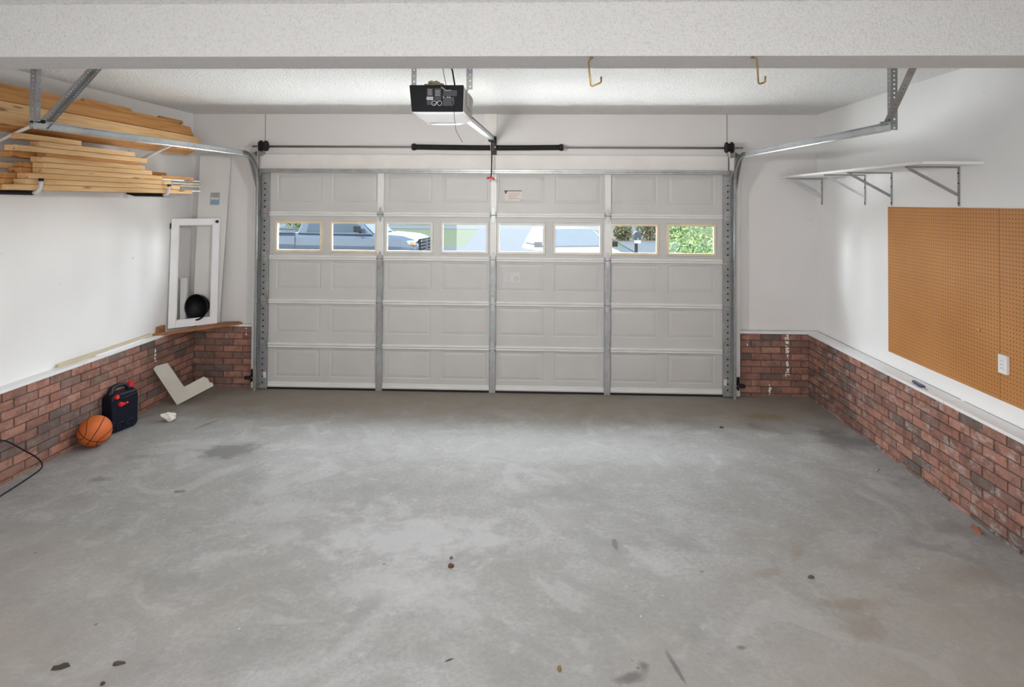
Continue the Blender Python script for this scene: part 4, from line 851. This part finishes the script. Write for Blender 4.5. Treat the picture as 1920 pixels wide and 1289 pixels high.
# ------------------------------------------------------------------ shelf with brackets
t = thing('wall_shelf', 'long white board shelf on metal brackets above the pegboard', 'shelf', (3.2, -1.15, 2.25))
MB().box((2.965, -2.34, 2.236), (XR - .002, YF - .002, 2.254)).build('shelf_board', 'trimw', t, bevel=.001)
for y in (-2.10, -1.30, -.89, -.06):
    b_ = MB().box((XR - .0065, y - .009, 1.965), (XR - .003, y + .009, 2.2345)).box((3.0, y - .009, 2.231), (XR - .0066, y + .009, 2.2345)).box((3.0, y - .0015, 2.224), (XR - .0065, y + .0015, 2.231))
    br = b_.build('bracket', 'galvd' if y < -1 else 'galv', t)
    bar(MB(), (3.02, y, 2.222), (XR - .012, y, 2.042), .004, .021).build('diagonal_strut', 'galvd' if y < -1 else 'galvb', br)
    for z in (1.985, 2.12, 2.19): MB().cyl((XR - .0066, y - .002, z), (XR - .011, y - .002, z), .005, 10).build('screw', 'black', br)
# ------------------------------------------------------------------ pegboards, outlet, knife
pg = MB().box((XR - .010, -2.467, .775), (XR - .003, -1.255, 1.955)).build('pegboard', 'peg', bevel=.001); tag(pg, 'large brown pegboard on the wall, the full sheet next to the shelf corner', 'pegboard', 'brown pegboards')
pg = MB().box((XR - .009, -3.69, .775), (XR - .003, -2.470, 1.955)).build('pegboard', 'peg', bevel=.001); tag(pg, 'brown pegboard sheet that carries the white power outlet', 'pegboard', 'brown pegboards')
pb = MB().cyl((XR - .010, -2.30, 1.17), (XR - .022, -2.30, 1.17), .012, 12).build('push_pin', plain('tan_knob', (.50, .30, .15), .5), bevel=.003); tag(pb, 'small tan knob pressed into the pegboard near its seam', 'knob')
t = thing('power_outlet', 'white power outlet mounted on the pegboard beside the seam', 'outlet', (XR - .012, -2.513, 1.005))
MB().box((XR - .030, -2.548, .948), (XR - .009, -2.478, 1.062)).build('cover_plate', 'grilleplastic', t, bevel=.003)
rc = MB().box((XR - .034, -2.530, .965), (XR - .030, -2.496, 1.045)).build('receptacle', 'trimw', t, bevel=.002)
sl = MB()
for z in (.982, 1.028):
    for dy in (-.006, .006): sl.box((XR - .0350, -2.513 + dy - .001, z - .005), (XR - .0339, -2.513 + dy + .001, z + .005))
sl.box((XR - .0352, -2.518, 1.002), (XR - .0339, -2.508, 1.008)).build('slot', 'inkg', rc)
t = thing('utility_knife', 'dark blue utility knife lying on the white ledge below the pegboard', 'knife', (3.27, -1.78, Z1))
kp = [(-.075, -.016), (-.06, -.02), (.05, -.018), (.075, -.008), (.075, .008), (.04, .016), (-.05, .02), (-.075, .012)]
ks = Matrix.Rotation(1.45, 3, 'Z')
kk = MB(); kv = [ks @ Vector((p[0], p[1], 0)) + Vector((3.27, -1.78, Z1)) for p in kp]; n = len(kv)
kk.add(kv + [p + Vector((0, 0, .014)) for p in kv], [tuple(range(n)), tuple(range(2 * n - 1, n - 1, -1))] + [(i, (i + 1) % n, n + (i + 1) % n, n + i) for i in range(n)])
M['navy'] = plain('navy_plastic', (.03, .035, .12), .4)
kk.build('handle', 'navy', t, bevel=.003)
kb = MB().box((-.035, -.006, .014), (.03, .006, .019)); kb.v = [ks @ p + Vector((3.27, -1.78, Z1)) for p in kb.v]; kb.build('slider', 'inkg', t)
kb = MB().prism([(-.075, -.006), (-.14, -.002), (-.14, .004), (-.075, .006)], .0015, 'Z', .005); kb.v = [ks @ p + Vector((3.27, -1.78, Z1)) for p in kb.v]; kb.build('blade', 'galvd', t)

# ------------------------------------------------------------------ outdoors
def rough_mat(name, a, b_, scale, rough=.9, detail=6):
    m, nt, bs = new_mat(name); n_ = noise(nt, coords(nt), scale, detail, .65); L(nt, ramp(nt, n_, [(.35, a), (.65, b_)]), bs.inputs['Base Color']); bs.inputs['Roughness'].default_value = rough; return m
M['grass'] = rough_mat('lawn_grass', (.055, .075, .022), (.12, .125, .045), 3)
M['drive'] = rough_mat('driveway_concrete', (.075, .085, .10), (.095, .10, .11), 1.5)
M['road'] = rough_mat('road_asphalt', (.10, .10, .105), (.12, .12, .125), 4)
M['mulch'] = rough_mat('pine_straw', (.12, .085, .045), (.17, .13, .08), 3)
ZG = -.35
def slope(y): return -.02 - .33 * min(1, max(0, (y - .42) / 6))
g = MB()
ys = [.42, 1.5, 3, 4.5, 6.42, 26, 70]
def strip(mb, x0, x1, ys_, off=0, sh=0):
    for i in range(len(ys_) - 1):
        y0, y1 = ys_[i], ys_[i + 1]
        mb.add([(x0 + sh * i, y0, slope(y0) + off), (x1 + sh * i, y0, slope(y0) + off), (x1 + sh * i, y1, slope(y1) + off), (x0 + sh * i, y1, slope(y1) + off)], [(0, 1, 2, 3)])
strip(g, -60, 60, ys, -.03); struct(g, 'lawn', 'grass', weld=True)
g = MB(); strip(g, -9.2, 4.6, [.42, 1.5, 3, 4.5, 6.42, 24.5], -.0); g.add([(-3.7, 24.5, ZG), (3.6, 24.5, ZG), (3.6, 60, ZG), (-6.2, 60, ZG)], [(0, 1, 2, 3)])
struct(g, 'driveway', 'drive', weld=True)
struct(MB().box((-60, 44, ZG - .02), (60, 52, ZG + .006)), 'street_road', 'road')
struct(MB().box((4.7, 20, ZG - .02), (30, 29.5, ZG + .01)), 'side_road', 'road')
struct(MB().box((4.7, 29.5, ZG - .02), (30, 43.5, ZG + .02)), 'mulch_bed_ground', 'mulch')
def leafy(name, label, cat, c, rad, n, leaf, cols, group=None, seed=1, trunk=True):
    rn = random.Random(seed); t = thing(name, label, cat, (c[0], c[1], ZG), group=group); mb = MB(); C0 = Vector(c)
    for i in range(n):
        d = Vector((rn.gauss(0, 1), rn.gauss(0, 1), rn.gauss(0, 1))).normalized(); rr = rn.random() ** .45
        p = C0 + Vector((d.x * rad[0], d.y * rad[1], d.z * rad[2])) * rr
        if p.z < ZG + .05: p.z = ZG + .05 + rn.random() * .3
        a = Vector((rn.uniform(-1, 1), rn.uniform(-1, 1), rn.uniform(-1, 1))).normalized(); b2 = a.cross(Vector((rn.uniform(-1, 1), rn.uniform(-1, 1), rn.uniform(-1, 1)))).normalized(); s = leaf * rn.uniform(.6, 1.3)
        mb.add([p - a * s, p + b2 * s * .4, p + a * s, p - b2 * s * .4], [(0, 1, 2, 3)], rn.randrange(len(cols)))
    mats = [plain(name + '_leaf', c_, .6, var=.1) for c_ in cols]
    mb.build('foliage', mats, t)
    if trunk: MB().tube([(c[0], c[1], ZG - .05), (c[0] + .03, c[1], c[2] - rad[2] * .4), (c[0], c[1], c[2])], [.06 * max(1, rad[2]), .04 * max(1, rad[2]), .015], 7).build('stem', plain('bark', (.07, .05, .035), .9), t)
    return t
leafy('bush', 'bright green leafy bush outside the window nearest the pegboard wall', 'bush', (3.62, 6.4, .85), (.75, .6, 1.15), 5200, .040, [(.10, .17, .045), (.15, .22, .07), (.06, .11, .03)], seed=3)
hd = [(-15.5, 24, 2.3, (.10, .12, .035)), (-11.6, 25, 2.1, (.12, .14, .04)), (-19.6, 23, 2.3, (.09, .11, .03))]
for i, (x, y, s, c_) in enumerate(hd):
    leafy('hedge_shrub', ['yellow-green shrub seen past the truck bed through the first window', 'smaller yellow-green shrub just behind the truck cab', 'shrub at the outer edge of the first window'][i], 'shrub', (x, y, ZG + s * .5), (s * .8, s * .6, s * .55), 2600, .10, [c_, tuple(k * 1.4 for k in c_), tuple(k * .6 for k in c_)], 'shrubs beyond the truck', 10 + i)
TL = ['dark green tree across the street above the truck bed', 'dark green tree across the street above the truck cab', 'dark green tree across the street above the truck hood', 'dark green tree across the street behind the white car', 'dark green tree across the street above the dry shrubs', 'dark green tree across the street beyond the mailbox', 'dark green tree across the street behind the bright bush']
for i, x in enumerate((-26, -19, -12, 8.5, 14.8, 21, 27.5)):
    leafy('roadside_tree', TL[i], 'tree', (x, 56 + (i % 2) * 2, 2.3), (2.7, 1.8, 2.9), 1800, .22, [(.035, .06, .022), (.06, .09, .03), (.025, .04, .016)], 'trees across the street', 30 + i)
for i, (x, y, s) in enumerate(((6.9, 31, 1.5), (8.9, 33, 1.3), (5.2, 30.5, 1.0))):
    leafy('dry_shrub', ['tall olive shrub beside the mailbox', 'straw coloured shrub behind the mailbox', 'small straggly shrub by the driveway edge'][i], 'shrub', (x, y, ZG + s * .5), (s * .6, s * .5, s * .55), 1200, .09, [(.13, .12, .05), (.18, .15, .07), (.07, .09, .03)], None, 50 + i)
mbx = thing('mailbox', 'dark mailbox on a brown wooden post by the road', 'mailbox', (3.40, 13, ZG))
MB().box((3.36, 12.96, ZG - .1), (3.45, 13.05, 1.0)).build('post', plain('post_wood', (.06, .04, .028), .8), mbx)
MB().prism([(3.30, .80), (3.52, .80), (3.52, .95)] + [(3.41 + .11 * math.cos(a * PI / 8), .95 + .11 * math.sin(a * PI / 8)) for a in range(1, 8)] + [(3.30, .95)], .42, 'Y', 12.72).build('box_body', plain('mailbox_paint', (.03, .035, .05), .4), mbx)
MB().box((3.33, 12.70, .70), (3.50, 12.9, .79)).build('newspaper_holder', 'trimw', mbx)
MB().box((3.40, 12.715, .8), (3.43, 12.719, .86)).build('latch', 'galv', mbx)

# vehicles -----------------------------------------------------------------
def car_body(st, name, mat, parent, sec=None):
    """st: stations (x, half_width, z_low, z_belt); rounded cross-sections along x"""
    vs = []; n = 10
    for x, w, zl, zb in st:
        h = zb - zl
        pr = [(-w * .93, zl), (-w, zl + h * .25), (-w, zl + h * .6), (-w * .97, zl + h * .86), (-w * .86, zb), (w * .86, zb), (w * .97, zl + h * .86), (w, zl + h * .6), (w, zl + h * .25), (w * .93, zl)]
        vs += [(x, p[0], p[1]) for p in pr]
    fs = [(i * n + k, i * n + (k + 1) % n, (i + 1) * n + (k + 1) % n, (i + 1) * n + k) for i in range(len(st) - 1) for k in range(n)] + [tuple(range(n)), tuple((len(st) - 1) * n + k for k in range(n))]
    return MB().add(vs, fs).build(name, mat, parent, local=True, bevel=.03, seg=2)
def wheel(parent, x, y, r, w, s):
    wm = MB().cyl((x, y - w / 2, r), (x, y + w / 2, r), r, 28).build('wheel', 'rubber', parent, local=True, bevel=.02)
    MB().cyl((x, y + s * (w / 2 - .01), r), (x, y + s * (w / 2 + .012), r), r * .62, 20).build('hubcap', 'galvb', wm, local=True)
def carpaint(name, col):
    m, nt, b = new_mat(name); n_ = noise(nt, coords(nt), .8, 2); L(nt, ramp(nt, n_, [(.3, tuple(k * .95 for k in col)), (.7, col)]), b.inputs['Base Color'])
    b.inputs['Roughness'].default_value = .22; b.inputs['Coat Weight'].default_value = 1.0; b.inputs['Coat Roughness'].default_value = .03; return m
M['truckpaint'] = carpaint('blue_grey_car_paint', (.045, .06, .085)); M['suvpaint'] = carpaint('white_car_paint', (.14, .14, .15))
M['carglass'] = plain('tinted_glass', (.03, .045, .06), .04); M['chrome'] = plain('chrome', (.6, .6, .62), .12, 1.0)
# pickup: +x is its nose
tr = thing('pickup_truck', 'dark blue-grey pickup truck parked across the driveway', 'truck', (-6.2, 12.9, ZG), -.10)
car_body([(-2.95, .94, .55, 1.30), (-2.9, .98, .45, 1.33), (-.92, 1.0, .42, 1.33), (-.88, 1.0, .42, 1.30), (1.55, 1.0, .42, 1.30), (1.75, 1.0, .42, 1.32), (2.5, .98, .45, 1.27), (2.8, .94, .5, 1.18), (2.95, .82, .55, 1.02)], 'body', 'truckpaint', tr)
cab = MB(); 
for (x, w, z) in (): pass
cb = [(-.88, .93, 1.28), (1.60, .95, 1.28), (.85, .74, 1.93), (-.62, .76, 1.95)]
vs = []
for sgn in (-1, 1): vs += [(x, sgn * w, z) for (x, w, z) in cb]
MB().add(vs, [(0, 1, 2, 3), (4, 7, 6, 5), (0, 4, 5, 1), (1, 5, 6, 2), (2, 6, 7, 3), (3, 7, 4, 0)]).build('cab', 'truckpaint', tr, local=True, bevel=.05, seg=3)
def side_glass(pts, y0s, name='side_window'):
    for s in (-1, 1):
        vs = [(x, s * y, z) for (x, z), y in zip(pts, y0s)]
        vs += [(x, s * (y + .012), z) for (x, z), y in zip(pts, y0s)]; n = len(pts)
        MB().add(vs, [tuple(range(n)), tuple(range(2 * n - 1, n - 1, -1))] + [(i, (i + 1) % n, n + (i + 1) % n, n + i) for i in range(n)]).build(name, 'carglass', tr, local=True)
cw = lambda z: .945 - (z - 1.28) * .29
side_glass([(-.55, 1.36), (.18, 1.36), (.18, 1.82), (-.45, 1.84)], [cw(z) for z in (1.36, 1.36, 1.82, 1.84)])
side_glass([(.30, 1.36), (1.32, 1.36), (.85, 1.80), (.30, 1.82)], [cw(z) for z in (1.36, 1.36, 1.80, 1.82)])
MB().add([(1.585, -.84, 1.33), (1.585, .84, 1.33), (.94, .70, 1.88), (.94, -.70, 1.88), (1.56, -.84, 1.32), (1.56, .84, 1.32), (.915, .70, 1.87), (.915, -.70, 1.87)], BF).build('windshield', 'carglass', tr, local=True)
MB().box((-2.85, -.80, 1.331), (-1.0, .80, 1.337)).build('bed_floor', 'dark', tr, local=True)
for s in (-1, 1):
    MB().box((-2.9, s * .93 - .05, 1.33), (-.95, s * .93 + .05, 1.37)).build('bed_rail', 'truckpaint', tr, local=True, bevel=.015)
    mm = MB().box((1.10, min(s * 1.02, s * 1.24), 1.38), (1.24, max(s * 1.02, s * 1.24), 1.56)).tube([(1.2, s * .95, 1.36), (1.2, s * 1.06, 1.42)], .03, 8).build('side_mirror', 'rubber', tr, local=True, bevel=.03)
    MB().box((2.60, min(s * .60, s * .93), .98), (2.93, max(s * .60, s * .93), 1.13), rot=Matrix.Rotation(s * -.0, 3, 'Z')).build('headlight', 'chrome', tr, local=True, bevel=.03)
    MB().box((2.78, min(s * .82, s * .95), 1.0), (2.90, max(s * .82, s * .95), 1.09)).build('turn_signal', plain('amber', (.5, .2, .05), .3), tr, local=True, bevel=.01)
    MB().box((.15, min(s * 1.0, s * 1.02), 1.16), (.32, max(s * 1.0, s * 1.02), 1.19)).build('door_handle', 'chrome', tr, local=True, bevel=.005)
    for q0 in (-.893, .235): MB().box((q0, min(s * .99, s * 1.004), .5), (q0 + .011, max(s * .99, s * 1.004), 1.28)).build('panel_gap', 'dark', tr, local=True)
    for x in (-1.95, 2.0): wheel(tr, x, s * .86, .40, .28, s)
gr = MB().box((2.90, -.58, .72), (2.99, .58, 1.16)).build('grille', 'rubber', tr, local=True, bevel=.02)
gb = MB()
for z in (.80, .90, 1.0, 1.10): gb.box((2.985, -.56, z - .014), (3.01, .56, z + .014))
gb.box((2.985, -.05, .76), (3.01, .05, 1.14)).build('chrome_bar', 'chrome', gr, local=True)
MB().box((2.85, -.95, .42), (3.05, .95, .66)).build('bumper', 'chrome', tr, local=True, bevel=.04)

# white SUV, nose towards the garage
tr = thing('suv', 'white car parked nose first on the driveway outside the door windows', 'car', (1.25, 10.0, ZG), -1.30)
car_body([(-2.3, .80, .5, 1.05), (-2.2, .90, .35, 1.12), (.35, .93, .3, 1.16), (.75, .93, .3, 1.18), (1.5, .90, .32, 1.10), (2.0, .84, .38, .98), (2.25, .70, .45, .80)], 'body', 'suvpaint', tr)
cb = [(-2.1, .86, 1.10), (.62, .86, 1.16), (-.25, .66, 1.60), (-1.85, .66, 1.58)]; vs = []
for sgn in (-1, 1): vs += [(x, sgn * w, z) for (x, w, z) in cb]
MB().add(vs, [(0, 1, 2, 3), (4, 7, 6, 5), (0, 4, 5, 1), (1, 5, 6, 2), (2, 6, 7, 3), (3, 7, 4, 0)]).build('cabin', 'suvpaint', tr, local=True, bevel=.05, seg=3)
MB().add([(.63, -.78, 1.19), (.63, .78, 1.19), (-.20, .62, 1.60), (-.20, -.62, 1.60), (.60, -.78, 1.17), (.60, .78, 1.17), (-.23, .62, 1.58), (-.23, -.62, 1.58)], BF).build('windshield', 'carglass', tr, local=True)
sw2 = lambda z: .865 - (z - 1.1) * .40
side_glass([(-1.8, 1.20), (.35, 1.22), (-.35, 1.52), (-1.7, 1.52)], [sw2(z) for z in (1.20, 1.22, 1.52, 1.52)])
MB().box((.66, -.70, 1.17), (.78, .70, 1.187)).build('cowl', 'rubber', tr, local=True)
for s in (-1, 1):
    MB().box((.30, min(s * .95, s * 1.14), 1.14), (.42, max(s * .95, s * 1.14), 1.28)).tube([(.38, s * .86, 1.14), (.38, s * .98, 1.18)], .025, 8).build('side_mirror', 'rubber', tr, local=True, bevel=.03)
    MB().box((1.85, min(s * .50, s * .83), .78), (2.15, max(s * .50, s * .83), .92)).build('headlight', 'chrome', tr, local=True, bevel=.03)
    for x in (-1.4, 1.45): wheel(tr, x, s * .80, .34, .22, s)
MB().box((2.10, -.45, .55), (2.26, .45, .78)).build('grille', 'rubber', tr, local=True, bevel=.02)
